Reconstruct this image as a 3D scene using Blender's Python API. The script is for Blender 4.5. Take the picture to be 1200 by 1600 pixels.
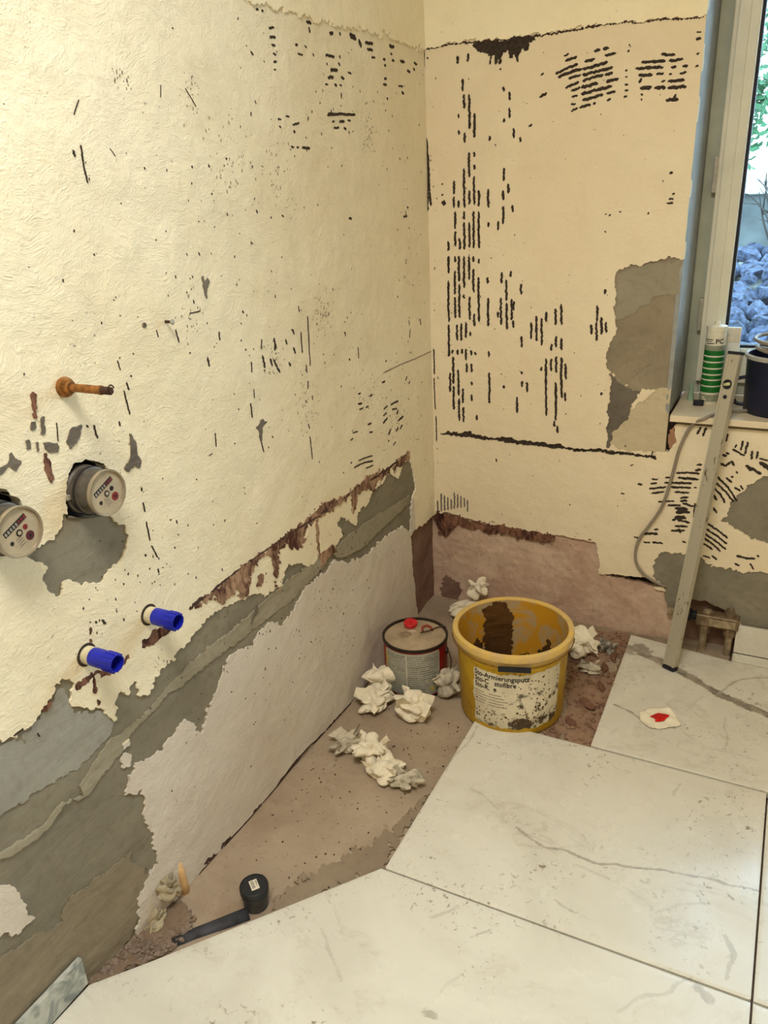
import bpy, bmesh, math, random
import numpy as np
from mathutils import Vector, Matrix
for _o in list(bpy.data.objects): bpy.data.objects.remove(_o)
SC = bpy.context.scene
COL = SC.collection
random.seed(7)
# ------------------------------------------------------------------ camera
CAM = Vector((0.98102, -2.21499, 1.30150))
cd = bpy.data.cameras.new('camera'); cam = bpy.data.objects.new('camera', cd); COL.objects.link(cam)
cd.sensor_fit = 'HORIZONTAL'; cd.sensor_width = 36.0; cd.lens = 36.0 * 1216.96648 / 1200.0; cd.clip_start = .02
cam.matrix_world = Matrix((((0.891214), (-0.132558), -(-0.433780), CAM.x), ((0.451359), (0.353755), -(0.819227), CAM.y), ((-0.044857), (0.925897), -(-0.375103), CAM.z), (0, 0, 0, 1)))
SC.camera = cam
# ------------------------------------------------------------------ world, lights, exposure
W = bpy.data.worlds.new('daylight'); SC.world = W; W.use_nodes = True
bg = W.node_tree.nodes['Background']; bg.inputs[0].default_value = (.72, .88, 1.0, 1); bg.inputs[1].default_value = 9.0
SC.view_settings.view_transform = 'Standard'; SC.view_settings.look = 'None'
SC.view_settings.exposure = 0.07; SC.view_settings.gamma = 1.0; SC.view_settings.use_curve_mapping = False
def area(name, loc, rot, sx, sy, power, col, portal=False):
    l = bpy.data.lights.new(name, 'AREA'); l.shape = 'RECTANGLE'; l.size = sx; l.size_y = sy; l.energy = power; l.color = col
    o = bpy.data.objects.new(name, l); o.location = loc; o.rotation_euler = rot; COL.objects.link(o)
    if portal: l.cycles.is_portal = True
    return o
area('window_portal', (1.42, .30, 1.42), (math.radians(-90), 0, 0), 1.4, 1.4, 1, (1, 1, 1), True)
area('ceiling_lamp_light', (.72, -2.05, 2.42), (0, 0, 0), .6, .6, 37, (1, .955, .88))
# ------------------------------------------------------------------ helpers
def srgb(r, g, b):
    f = lambda c: (c / 255 / 12.92) if c / 255 <= .04045 else ((c / 255 + .055) / 1.055) ** 2.4
    return (f(r), f(g), f(b), 1)
class NT:
    """small node-graph builder for procedural materials"""
    def __init__(s, name, rough=.8, metal=0.0, spec=.4):
        s.m = bpy.data.materials.new(name); s.m.use_nodes = True; s.t = s.m.node_tree
        s.b = s.t.nodes['Principled BSDF']; s.b.inputs['Roughness'].default_value = rough; s.b.inputs['Metallic'].default_value = metal
        s.b.inputs['Specular IOR Level'].default_value = spec
        s.co = s.t.nodes.new('ShaderNodeTexCoord').outputs['Object']
    def set(s, sock, v):
        if isinstance(v, bpy.types.NodeSocket): s.t.links.new(v, sock)
        elif v is not None:
            try: sock.default_value = v
            except Exception: sock.default_value = v[:3]
    def n(s, typ, ins=None, **kw):
        x = s.t.nodes.new(typ)
        for k, v in kw.items(): setattr(x, k, v)
        for k, v in (ins or {}).items(): s.set(x.inputs[k], v)
        return x
    def vec(s, sc=(1, 1, 1), rot=(0, 0, 0), loc=(0, 0, 0)):
        return s.n('ShaderNodeMapping', {'Vector': s.co, 'Scale': sc, 'Rotation': rot, 'Location': loc}).outputs[0]
    def noise(s, sc, det=4, ro=.55, dist=0, v=None):
        return s.n('ShaderNodeTexNoise', {'Vector': v or s.co, 'Scale': sc, 'Detail': det, 'Roughness': ro, 'Distortion': dist}).outputs[0]
    def voro(s, sc, v=None, feature='F1', out=0):
        return s.n('ShaderNodeTexVoronoi', {'Vector': v or s.co, 'Scale': sc}, feature=feature).outputs[out]
    def ramp(s, f, a, b, c0=(0, 0, 0, 1), c1=(1, 1, 1, 1)):
        r = s.n('ShaderNodeValToRGB', {'Fac': f}); e = r.color_ramp.elements
        e[0].position = a; e[1].position = b; e[0].color = c0; e[1].color = c1
        return r.outputs[0]
    def mix(s, f, a, b, mode='MIX'):
        x = s.n('ShaderNodeMix', data_type='RGBA', blend_type=mode)
        s.set(x.inputs[0], f); s.set(x.inputs[6], a); s.set(x.inputs[7], b); return x.outputs[2]
    def math(s, op, a, b=0.0):
        return s.n('ShaderNodeMath', {0: a, 1: b}, operation=op).outputs[0]
    def attr(s, name): return s.n('ShaderNodeAttribute', attribute_name=name).outputs['Fac']
    def bump(s, h, st=.5, d=.002, prev=None):
        x = s.n('ShaderNodeBump', {'Height': h, 'Strength': st, 'Distance': d})
        if prev is not None: s.t.links.new(prev, x.inputs['Normal'])
        return x.outputs[0]
    def done(s, col=None, normal=None, rough=None):
        if col is not None: s.set(s.b.inputs['Base Color'], col)
        if normal is not None: s.set(s.b.inputs['Normal'], normal)
        if rough is not None: s.set(s.b.inputs['Roughness'], rough)
        return s.m
def plain(name, col, rough=.5, metal=0.0, var=.12, sc=40, bump=0.0, spec=.4):
    k = NT(name, rough, metal, spec); n = k.noise(sc, 4)
    d = tuple(c * (1 - 2 * var) for c in col[:3]) + (1,); l = tuple(min(1, c * (1 + var)) for c in col[:3]) + (1,)
    return k.done(k.ramp(n, .3, .7, d, l), k.bump(n, bump, .001) if bump else None)
def link(name, me, mat, parent=None, smooth=False):
    o = bpy.data.objects.new(name, me); COL.objects.link(o)
    if mat is not None:
        for m in (mat if isinstance(mat, (list, tuple)) else [mat]): me.materials.append(m)
    if smooth: me.polygons.foreach_set('use_smooth', np.ones(len(me.polygons), bool))
    if parent: o.parent = parent
    return o
def tag(o, label=None, cat=None, group=None, kind=None):
    if label: o['label'] = label
    if cat: o['category'] = cat
    if group: o['group'] = group
    if kind: o['kind'] = kind
    return o
def empty(name, loc=(0, 0, 0), rz=0.0):
    o = bpy.data.objects.new(name, None); o.location = loc; o.rotation_euler = (0, 0, rz); o.empty_display_size = .05; COL.objects.link(o); return o
def pyd(name, v, f, mat, parent=None, smooth=False):
    me = bpy.data.meshes.new(name); me.from_pydata([tuple(p) for p in v], [], f); me.update(); return link(name, me, mat, parent, smooth)
def bmo(name, bm, mat, parent=None, smooth=False, bevel=0.0, seg=2):
    if bevel: bmesh.ops.bevel(bm, geom=[e for e in bm.edges], offset=bevel, segments=seg, affect='EDGES', profile=.6)
    me = bpy.data.meshes.new(name); bm.to_mesh(me); bm.free(); return link(name, me, mat, parent, smooth)
def box(bm, x0, x1, y0, y1, z0, z1, M=None):
    r = bmesh.ops.create_cube(bm, size=1)['verts']
    for v in r:
        v.co = Vector((x0 + (v.co.x + .5) * (x1 - x0), y0 + (v.co.y + .5) * (y1 - y0), z0 + (v.co.z + .5) * (z1 - z0)))
        if M: v.co = M @ v.co
    return r
def boxo(name, b, mat, parent=None, bevel=0.0, M=None):
    bm = bmesh.new(); box(bm, *b, M=M); return bmo(name, bm, mat, parent, bevel=bevel)
def lathe(prof, n=48, M=None, a0=0.0, a1=2 * math.pi):
    """prof: list of (r, z). returns verts, faces"""
    full = abs(a1 - a0 - 2 * math.pi) < 1e-6; m = n if full else n + 1; v = []; f = []
    for i in range(m):
        a = a0 + (a1 - a0) * i / n
        for r, z in prof:
            p = Vector((r * math.cos(a), r * math.sin(a), z)); v.append(M @ p if M else p)
    k = len(prof)
    for i in range(n):
        j = (i + 1) % m
        for q in range(k - 1): f.append((i * k + q, j * k + q, j * k + q + 1, i * k + q + 1))
    return v, f
def latheo(name, prof, mat, parent=None, n=48, M=None, smooth=True, sharp=35):
    v, f = lathe(prof, n, M); o = pyd(name, v, f, mat, parent, smooth)
    bm = bmesh.new(); bm.from_mesh(o.data); bmesh.ops.remove_doubles(bm, verts=bm.verts, dist=1e-6)
    bmesh.ops.recalc_face_normals(bm, faces=bm.faces)
    for e in bm.edges:
        if len(e.link_faces) == 2 and e.calc_face_angle(0) > math.radians(sharp): e.smooth = False
    bm.to_mesh(o.data); bm.free(); return o
def tube(pts, r, n=8, closed=False, cap=True):
    pts = [Vector(p) for p in pts]; v = []; f = []; N = len(pts)
    t0 = (pts[1] - pts[0]).normalized(); up = Vector((0, 0, 1)) if abs(t0.z) < .9 else Vector((1, 0, 0)); a = t0.cross(up).normalized()
    for i, p in enumerate(pts):
        if closed: t = (pts[(i + 1) % N] - pts[i - 1]).normalized()
        else: t = (pts[min(i + 1, N - 1)] - pts[max(i - 1, 0)]).normalized()
        a = (a - t * a.dot(t)).normalized(); b = t.cross(a); rr = r[i] if isinstance(r, (list, tuple)) else r
        for k in range(n):
            w = 2 * math.pi * k / n; v.append(p + (a * math.cos(w) + b * math.sin(w)) * rr)
    for i in range(N if closed else N - 1):
        j = (i + 1) % N
        for k in range(n): f.append((i * n + k, i * n + (k + 1) % n, j * n + (k + 1) % n, j * n + k))
    if cap and not closed: f.append(tuple(range(n))[::-1]); f.append(tuple((N - 1) * n + k for k in range(n)))
    return v, f
def tubeo(name, pts, r, mat, parent=None, n=8, closed=False):
    v, f = tube(pts, r, n, closed); return pyd(name, v, f, mat, parent, True)
def smoothpath(P, k=6):
    P = [Vector(p) for p in P]; o = []
    for i in range(len(P) - 1):
        a, b, c, d = P[max(i - 1, 0)], P[i], P[i + 1], P[min(i + 2, len(P) - 1)]
        for q in range(k):
            t = q / k; o.append(.5 * (2 * b + (c - a) * t + (2 * a - 5 * b + 4 * c - d) * t * t + (3 * b - a - 3 * c + d) * t ** 3))
    o.append(P[-1]); return o
def merge(parts):
    V = []; Fc = []
    for v, f in parts:
        k = len(V); V += list(v); Fc += [tuple(i + k for i in q) for q in f]
    return V, Fc
def textmesh(s, size, align='LEFT', bold=0.0):
    c = bpy.data.curves.new('t', 'FONT'); c.body = s; c.size = size; c.align_x = align; c.resolution_u = 2; c.offset = bold
    o = bpy.data.objects.new('t', c); COL.objects.link(o); dg = bpy.context.evaluated_depsgraph_get(); dg.update()
    me = bpy.data.meshes.new_from_object(o.evaluated_get(dg)); bpy.data.objects.remove(o); bpy.data.curves.remove(c)
    v = [tuple(p.co) for p in me.vertices]; f = [tuple(p.vertices) for p in me.polygons]; bpy.data.meshes.remove(me); return v, f
# ------------------------------------------------------------------ ragged sheets (plaster coats, cement patches)
def _h(i, j, s):
    x = (i.astype(np.int64) * 374761393 + j.astype(np.int64) * 668265263 + s * 974634777) & 0xffffffff
    x = ((x ^ (x >> 13)) * 1274126177) & 0xffffffff
    return ((x ^ (x >> 16)) & 0xffff) / 65535.0
def vnoise(U, V, sc, s=0):
    x = U / sc; y = V / sc; i = np.floor(x); j = np.floor(y); a = x - i; b = y - j; a = a * a * (3 - 2 * a); b = b * b * (3 - 2 * b)
    return (_h(i, j, s) * (1 - a) * (1 - b) + _h(i + 1, j, s) * a * (1 - b) + _h(i, j + 1, s) * (1 - a) * b + _h(i + 1, j + 1, s) * a * b) * 2 - 1
def sdf(P, U, V, far=.05):
    P = np.array(P, float) / 1000.0; D = np.full(U.shape, -far)
    m = (U > P[:, 0].min() - far) & (U < P[:, 0].max() + far) & (V > P[:, 1].min() - far) & (V < P[:, 1].max() + far)
    if not m.any(): return D
    u = U[m]; v = V[m]; d = np.full(u.shape, 9.0); ins = np.zeros(u.shape, bool)
    for k in range(len(P)):
        a = P[k]; b = P[(k + 1) % len(P)]; e = b - a; L = e @ e + 1e-12
        t = np.clip(((u - a[0]) * e[0] + (v - a[1]) * e[1]) / L, 0, 1)
        d = np.minimum(d, (u - a[0] - t * e[0]) ** 2 + (v - a[1] - t * e[1]) ** 2)
        c = (a[1] > v) != (b[1] > v); xx = a[0] + (v - a[1]) * e[0] / (e[1] if abs(e[1]) > 1e-12 else 1e-12)
        ins ^= c & (u < xx)
    d = np.sqrt(d); D[m] = np.clip(np.where(ins, d, -d), -far, 9); return D
def ragged(U, V, amp, s):
    return amp * (.55 * vnoise(U, V, .022, s) + .6 * vnoise(U, V, .009, s + 1) + .4 * vnoise(U, V, .0045, s + 2) + .5 * vnoise((U + V) * .16, U - V, .0055, s + 3))
def poly_field(polys, amp, seed, grow=0.0):
    if not isinstance(polys[0], list): polys = [polys]
    def F(U, V):
        d = np.full(U.shape, -.05)
        for p in polys: d = np.maximum(d, sdf(p, U, V))
        return d + ragged(U, V, amp, seed) + grow
    return F
def bounds(polys, pad=.03):
    if not isinstance(polys[0], list): polys = [polys]
    a = np.concatenate([np.array(p, float) for p in polys]) / 1000
    return a[:, 0].min() - pad, a[:, 0].max() + pad, a[:, 1].min() - pad, a[:, 1].max() + pad
def sheet(name, mapf, F, bd, cell, hf, skirt, mat, parent=None, flip=False):
    u0, u1, v0, v1 = bd; nx = int(math.ceil((u1 - u0) / cell)); ny = int(math.ceil((v1 - v0) / cell))
    U, V = np.meshgrid(np.linspace(u0, u1, nx + 1), np.linspace(v0, v1, ny + 1), indexing='ij')
    cu = (u1 - u0) / nx; cv = (v1 - v0) / ny
    D = F(U, V)
    keep = (D[:-1, :-1] + D[1:, :-1] + D[:-1, 1:] + D[1:, 1:]) > 0
    if not keep.any(): return None
    gu, gv = np.gradient(D, cu, cv); g2 = gu * gu + gv * gv + 1e-3
    pk = np.pad(keep, 1); cnt = pk[:-1, :-1].astype(int) + pk[1:, :-1] + pk[:-1, 1:] + pk[1:, 1:]
    bnd = (cnt > 0) & (cnt < 4); inner = np.zeros_like(bnd); inner[1:-1, 1:-1] = True; bnd &= inner
    U = U + np.where(bnd, np.clip(-D * gu / g2, -.75 * cu, .75 * cu), 0); V = V + np.where(bnd, np.clip(-D * gv / g2, -.75 * cv, .75 * cv), 0)
    H = hf(U, V) if callable(hf) else np.full(U.shape, hf)
    used = cnt > 0; idx = np.full(used.shape, -1); idx[used] = np.arange(used.sum())
    P = mapf(U[used], V[used], H[used])
    I, J = np.nonzero(keep)
    q = np.stack([idx[I, J], idx[I + 1, J], idx[I + 1, J + 1], idx[I, J + 1]], 1); ntop = len(q)
    # skirt
    E = []
    a = pk[1:-1, :-1]; b = pk[1:-1, 1:]                       # below / above for horizontal edges
    i, j = np.nonzero(b & ~a); E.append(np.stack([idx[i + 1, j], idx[i, j]], 1)); i, j = np.nonzero(a & ~b); E.append(np.stack([idx[i, j], idx[i + 1, j]], 1))
    a = pk[:-1, 1:-1]; b = pk[1:, 1:-1]
    i, j = np.nonzero(b & ~a); E.append(np.stack([idx[i, j], idx[i, j + 1]], 1)); i, j = np.nonzero(a & ~b); E.append(np.stack([idx[i, j + 1], idx[i, j]], 1))
    E = np.concatenate(E); be, inv = np.unique(E, return_inverse=True); inv = inv.reshape(E.shape)
    Us = U[used][be]; Vs = V[used][be]; Hs = H[used][be]
    n0 = len(P); nb = len(be)
    P = np.concatenate([P, mapf(Us, Vs, Hs), mapf(Us, Vs, Hs - skirt)])
    qs = np.stack([n0 + inv[:, 0], n0 + inv[:, 1], n0 + nb + inv[:, 1], n0 + nb + inv[:, 0]], 1)
    q = np.concatenate([q, qs])
    if flip: q = q[:, ::-1]
    me = bpy.data.meshes.new(name); me.vertices.add(len(P)); me.vertices.foreach_set('co', P.astype(np.float32).ravel())
    me.loops.add(q.size); me.loops.foreach_set('vertex_index', q.astype(np.int32).ravel())
    me.polygons.add(len(q)); me.polygons.foreach_set('loop_start', np.arange(0, q.size, 4, dtype=np.int32))
    sm = np.zeros(len(q), bool); sm[:ntop] = True
    me.polygons.foreach_set('use_smooth', sm); me.update(calc_edges=True); me.validate()
    return link(name, me, mat, parent)
def bulge(u, v):                                          # the plaster swells towards the foot of the left wall
    g = np.clip((1.60 - u) / .2, 0, 1) * np.clip((u - .05) / .25, 0, 1)
    return .026 * g * np.clip(1 - v / .45, 0, 1) ** 1.2
mapL = lambda u, v, h: np.stack([h + bulge(u, v), -u, v], 1)   # left wall: u from the corner towards the room, normal +x
mapB = lambda u, v, h: np.stack([u, -h, v], 1)            # window wall: u to the right, normal -y
mapF = lambda u, v, h: np.stack([u, -v, h], 1)            # floor
def strokes(name, S, mapf, h0, hh, mat, parent, seed=1, rag=.2, wf=1.0):
    """irregular streaks with real thickness, joined into one part"""
    rnd = random.Random(seed); V = []; Fc = []
    for pts, w in S:
        p = np.array(pts, float) / 1000; w = w * wf / 1000
        seg = np.sqrt(((p[1:] - p[:-1]) ** 2).sum(1)); T = max(seg.sum(), w * .6)
        n = max(3, min(26, int(T / (w * .55)) + 2)); c = np.concatenate([[0], np.cumsum(seg)]); c = c / max(c[-1], 1e-9)
        t = np.linspace(0, 1, n); x = np.interp(t, c, p[:, 0]); y = np.interp(t, c, p[:, 1])
        if T > seg.sum(): y = y + (t - .5) * T
        dx = np.gradient(x); dy = np.gradient(y); L = np.sqrt(dx * dx + dy * dy) + 1e-9; nx = -dy / L; ny = dx / L
        a = []; b = []
        for k in range(n):
            e = .35 if k in (0, n - 1) else 1.0
            a.append(e * w * .5 * (1 + rnd.uniform(-rag, rag) * 1.6)); b.append(e * w * .5 * (1 + rnd.uniform(-rag, rag) * 1.6))
        a = np.array(a); b = np.array(b); j = np.array([rnd.uniform(-.12, .12) * w for _ in range(n)])
        lu = x + nx * (a + j); lv = y + ny * (a + j); ru = x - nx * (b - j); rv = y - ny * (b - j)
        o = (h0(x, y) if callable(h0) else np.full(n, h0)) - .001; k0 = len(V)
        mu = (lu + ru) / 2; mv = (lv + rv) / 2
        R = [mapf(lu, lv, o), mapf(lu * .8 + mu * .2, lv * .8 + mv * .2, o + hh + .001), mapf(ru * .8 + mu * .2, rv * .8 + mv * .2, o + hh + .001), mapf(ru, rv, o)]
        for r in R: V.extend(map(tuple, r))
        for k in range(n - 1):
            for q in range(3):
                A = k0 + q * n + k; B_ = k0 + (q + 1) * n + k; Fc.append((A, A + 1, B_ + 1, B_))
        Fc.append((k0, k0 + n, k0 + 2 * n, k0 + 3 * n)); Fc.append((k0 + n - 1, k0 + 4 * n - 1, k0 + 3 * n - 1, k0 + 2 * n - 1))
    o = pyd(name, V, Fc, mat, parent)
    bm = bmesh.new(); bm.from_mesh(o.data); bmesh.ops.recalc_face_normals(bm, faces=bm.faces); bm.to_mesh(o.data); bm.free()
    o['kind'] = 'stuff'; return o
# ------------------------------------------------------------------ surveyed outlines, millimetres on each surface
LW={'band':[(1678,572),(1637,562),(1609,557),(1579,559),(1564,567),(1536,579),(1521,597),(1508,598),(1491,588),(1490,572),(1500,549),(1497,532),(1470,517),(1446,496),(1425,457),(1415,470),(1417,488),(1399,500),(1382,481),(1366,504),(1364,469),(1347,455),(1323,471),(1287,489),(1261,491),(1237,500),(1204,506),(1167,515),(1141,521),(1103,522),(1060,513),(1023,502),(998,500),(977,495),(961,472),(931,470),(891,469),(870,501),(852,510),(827,492),(799,489),(780,463),(731,469),(673,454),(642,466),(603,476),(607,496),(624,521),(606,532),(565,508),(529,483),(511,510),(488,516),(455,508),(424,545),(370,539),(318,566),(263,522),(234,549),(178,568),(155,513),(140,451),(167,422),(181,384),(200,322),(247,359),(317,374),(376,374),(474,367),(531,381),(584,389),(621,413),(661,429),(696,416),(753,415),(795,417),(821,406),(855,383),(883,382),(912,376),(938,397),(970,404),(1000,397),(1017,386),(1028,351),(1032,386),(1058,397),(1098,401),(1125,384),(1144,368),(1169,346),(1197,323),(1229,282),(1241,312),(1262,349),(1278,347),(1297,336),(1319,334),(1336,328),(1350,329),(1366,333),(1382,327),(1400,346),(1420,328),(1436,304),(1415,287),(1403,288),(1405,257),(1410,210),(1405,175),(1410,129),(1409,111),(1423,105),(1448,96),(1471,80),(1470,35),(1494,-1),(1522,-17),(1553,-25),(1584,-34),(1611,-27),(1707,15),(1824,38)],'meter_patch':[(1439,859),(1446,843),(1464,829),(1497,827),(1516,827),(1521,821),(1503,805),(1487,790),(1500,781),(1497,759),(1481,733),(1473,736),(1470,753),(1453,753),(1438,735),(1437,720),(1424,731),(1392,720),(1373,731),(1350,735),(1322,753),(1316,775),(1322,794),(1341,808),(1352,824),(1377,839),(1409,847)],'isl1':[(1717,347),(1678,319),(1674,297),(1672,274),(1667,247),(1659,228),(1679,224),(1701,232),(1738,272)],'isl2':[(1427,376),(1414,377),(1406,365),(1416,352),(1428,356),(1431,369)],'isl3':[(1419,403),(1405,400),(1405,392),(1416,394)],'hole1':[(1424,900),(1413,922),(1397,932),(1375,931),(1351,919),(1334,901),(1321,880),(1311,845),(1336,831),(1367,833),(1404,843),(1430,854),(1427,880)],'hole2':[(1591,960),(1536,937),(1526,934),(1525,921),(1509,913),(1506,904),(1506,892),(1505,859),(1519,841),(1541,836),(1562,841),(1618,862)],'corner_gap':[(192,306),(155,317),(82,306),(17,307),(-59,292),(-97,-209),(176,-18),(192,75),(194,133),(200,194),(199,260)],'skim':[(1681,562),(1638,556),(1581,551),(1536,569),(1509,584),(1501,544),(1496,525),(1449,493),(1426,452),(1433,437),(1462,430),(1508,423),(1548,428),(1598,435),(1667,448),(1710,455)],'ridge':[(1726,395),(1684,387),(1633,373),(1595,373),(1570,385),(1522,369),(1523,390),(1482,411),(1436,425),(1419,419),(1376,425),(1334,425),(1279,443),(1216,453),(1133,456),(1056,455),(995,460),(891,469),(779,468),(703,464),(686,435),(757,426),(862,412),(942,416),(1017,418),(1093,420),(1151,423),(1203,423),(1253,421),(1294,428),(1340,415),(1398,408),(1415,392),(1452,381),(1493,370),(1511,357),(1561,380),(1591,362),(1630,363),(1687,376),(1729,385)],'ridge2':[(663,450),(588,462),(480,460),(362,453),(188,440),(186,418),(327,409),(431,405),(509,398),(580,410),(629,424)],'lower':[(1771,231),(1731,211),(1691,202),(1650,185),(1613,168),(1611,188),(1592,199),(1560,190),(1538,195),(1518,187),(1459,180),(1455,153),(1430,105),(1452,79),(1467,44),(1501,12),(1559,-19),(1609,-20),(1706,21),(1824,38)],'dark1':[(1136,445),(1103,442),(1125,384),(1144,368),(1169,346),(1197,323),(1226,291),(1238,323),(1260,356),(1291,344),(1318,340),(1340,337),(1365,337),(1401,355),(1403,383),(1403,408),(1339,407),(1296,419),(1244,418),(1196,411)],'red':[[(1199,561),(1152,565),(1089,570),(985,582),(873,581),(840,584),(746,586),(699,599),(573,579),(502,585),(427,589),(330,574),(177,582),(179,560),(302,555),(392,558),(413,541),(449,563),(505,560),(538,520),(546,569),(608,565),(688,567),(758,567),(784,531),(813,529),(863,561),(887,555),(893,522),(911,479),(898,464),(913,496),(915,558),(939,568),(976,566),(998,552),(1016,506),(1040,502),(1048,530),(1092,532),(1117,534),(1123,559),(1174,556)],[(725,571),(715,557),(715,510),(718,474),(727,474),(727,515)],[(970,532),(953,531),(961,511),(981,513)],[(718,474),(654,475),(643,452),(683,448),(717,440)],[(1496,563),(1484,575),(1456,576),(1415,560),(1377,557),(1351,566),(1313,577),(1283,571),(1250,556),(1267,548),(1305,551),(1345,558),(1373,555),(1395,548),(1432,553),(1459,560),(1484,561)],[(1436,667),(1431,662),(1441,623),(1446,621)],[(1451,576),(1447,557),(1448,535),(1448,505),(1453,509),(1454,539)],[(1449,1066),(1445,1058),(1450,1018),(1454,1016),(1454,1033)],[(1450,963),(1445,951),(1445,925),(1448,902),(1450,903),(1453,923)],[(1556,570),(1534,576),(1534,568),(1550,564)]],'grey':[[(1406,968),(1399,979),(1391,989),(1371,987),(1374,977),(1387,965),(1402,957)],[(1448,980),(1436,979),(1432,974),(1421,975),(1425,958),(1440,962),(1448,970)],[(1461,1016),(1453,1016),(1454,1006),(1462,1006)],[(1445,1017),(1438,1018),(1440,995),(1448,994)],[(1476,991),(1471,993),(1472,978),(1479,978)],[(1461,986),(1456,985),(1459,968),(1465,968)],[(1528,968),(1516,970),(1505,984),(1503,971),(1493,964),(1505,954),(1516,964),(1528,956),(1542,955),(1538,971)],[(1273,945),(1267,930),(1264,903),(1257,892),(1266,881),(1277,889),(1294,880),(1298,891),(1279,908)],[(1038,1180),(1029,1184),(1029,1170),(1019,1180),(1016,1169),(1024,1156),(1031,1141),(1038,1162)],[(922,860),(897,872),(889,865),(900,854),(910,826),(915,853)],[(991,469),(990,448),(1008,446),(1020,436)]]}
BW={'win_patch':[(546,1086),(565,1098),(581,1108),(606,1101),(637,1115),(676,1123),(703,1121),(713,1113),(715,998),(721,863),(721,783),(682,774),(648,779),(613,776),(587,786),(568,803),(550,816),(536,828),(530,855),(537,882),(546,903),(554,930),(545,977),(549,1020),(542,1062)],'win_light':[(551,1082),(582,1098),(638,1107),(707,1113),(708,1030),(648,1026),(640,1006),(614,996),(599,975),(552,961),(552,1020)],'win_mid':[(544,898),(578,909),(618,902),(639,886),(660,875),(659,850),(635,833),(611,805),(586,793),(559,813),(536,833),(535,858)],'scratch':[(546,812),(568,803),(592,779),(631,772),(619,742),(611,714),(610,686),(595,662),(573,643),(566,616),(558,592),(551,595),(547,709)],'light_patch':[(726,773),(690,778),(669,766),(647,742),(620,729),(614,703),(600,672),(570,639),(567,606),(588,591),(645,593),(722,601),(735,632)],'half':[(1024,575),(980,559),(950,545),(923,511),(906,483),(893,452),(893,431),(881,414),(920,396),(963,372),(1005,363),(1053,361)],'low_cement':[(717,269),(737,294),(762,294),(790,295),(832,298),(857,277),(883,270),(917,272),(944,261),(984,272),(1080,278),(1107,79),(973,80),(951,125),(861,148),(822,145),(795,84),(767,111),(757,142),(746,183),(716,199),(705,233)],'pink':[(-8,300),(48,322),(116,309),(183,300),(270,300),(354,295),(436,295),(539,292),(549,244),(552,186),(638,184),(752,163),(768,100),(796,73),(823,-173),(-87,-257),(-55,-37),(-30,168)],'niche':[(797,107),(822,149),(861,153),(954,125),(982,-83),(819,-127)],'slit':[(556,186),(608,194),(675,198),(712,198),(750,178),(718,171),(677,172),(629,176),(590,179)],'redband':[[(11,312),(48,308),(94,310),(121,298),(183,300),(248,301),(274,296),(333,292),(411,291),(408,275),(334,270),(270,273),(227,271),(183,269),(139,271),(105,279),(75,280),(52,241),(35,231),(15,247),(1,280)],[(465,304),(515,304),(530,302),(495,296)]],'stain':[[(15,28),(33,81),(57,73),(80,61),(91,31),(72,-23),(19,-47)],[(711,345),(715,340),(708,339)]],'topdark':[[(138,1660),(150,1664),(203,1661),(246,1662),(305,1658),(307,1653),(290,1649),(284,1632),(274,1639),(267,1626),(262,1609),(253,1627),(243,1619),(236,1638),(229,1630),(222,1639),(216,1596),(210,1620),(202,1606),(196,1627),(187,1611),(182,1635),(159,1640),(148,1647)]],'crack':[(26,587),(53,600),(92,599),(129,607),(150,598),(203,593),(264,603),(277,592),(325,592),(404,592),(462,586),(518,588),(555,591),(600,586),(645,587),(689,586),(688,576),(619,577),(556,578),(472,575),(404,576),(325,578),(244,580),(161,582),(85,584)],'brick':[(717,664),(730,672),(737,632),(726,613),(718,630)],'seam':[(173,1659),(183,1712),(197,1727),(245,1724),(328,1718),(408,1709)]}
FL={'mortar':[(370,912),(371,1014),(369,1099),(379,1147),(338,1192),(261,1292),(226,1341),(211,1303),(230,1242),(262,1167),(317,1095),(348,1024),(355,952)],'brown':[(504,151),(557,27),(670,1),(674,597),(552,582),(578,452)],'rubble':[(27,1392),(74,1399),(107,1440),(94,1488),(6,1602),(-9,1589),(-21,1529),(-18,1481),(3,1432)],'pipe_dark':[(185,1348),(153,1379),(114,1429),(92,1477),(113,1475),(204,1364)]}
LIPL=[(1180,1648),(963,1654),(809,1654),(715,1650),(610,1651),(491,1658),(373,1661),(242,1667),(133,1665),(13,1662)]
LIPB=[(-2,1666),(69,1671),(141,1667),(246,1665),(346,1662),(410,1664),(488,1667),(541,1667),(549,1662),(607,1662),(665,1657),(707,1655)]
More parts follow.
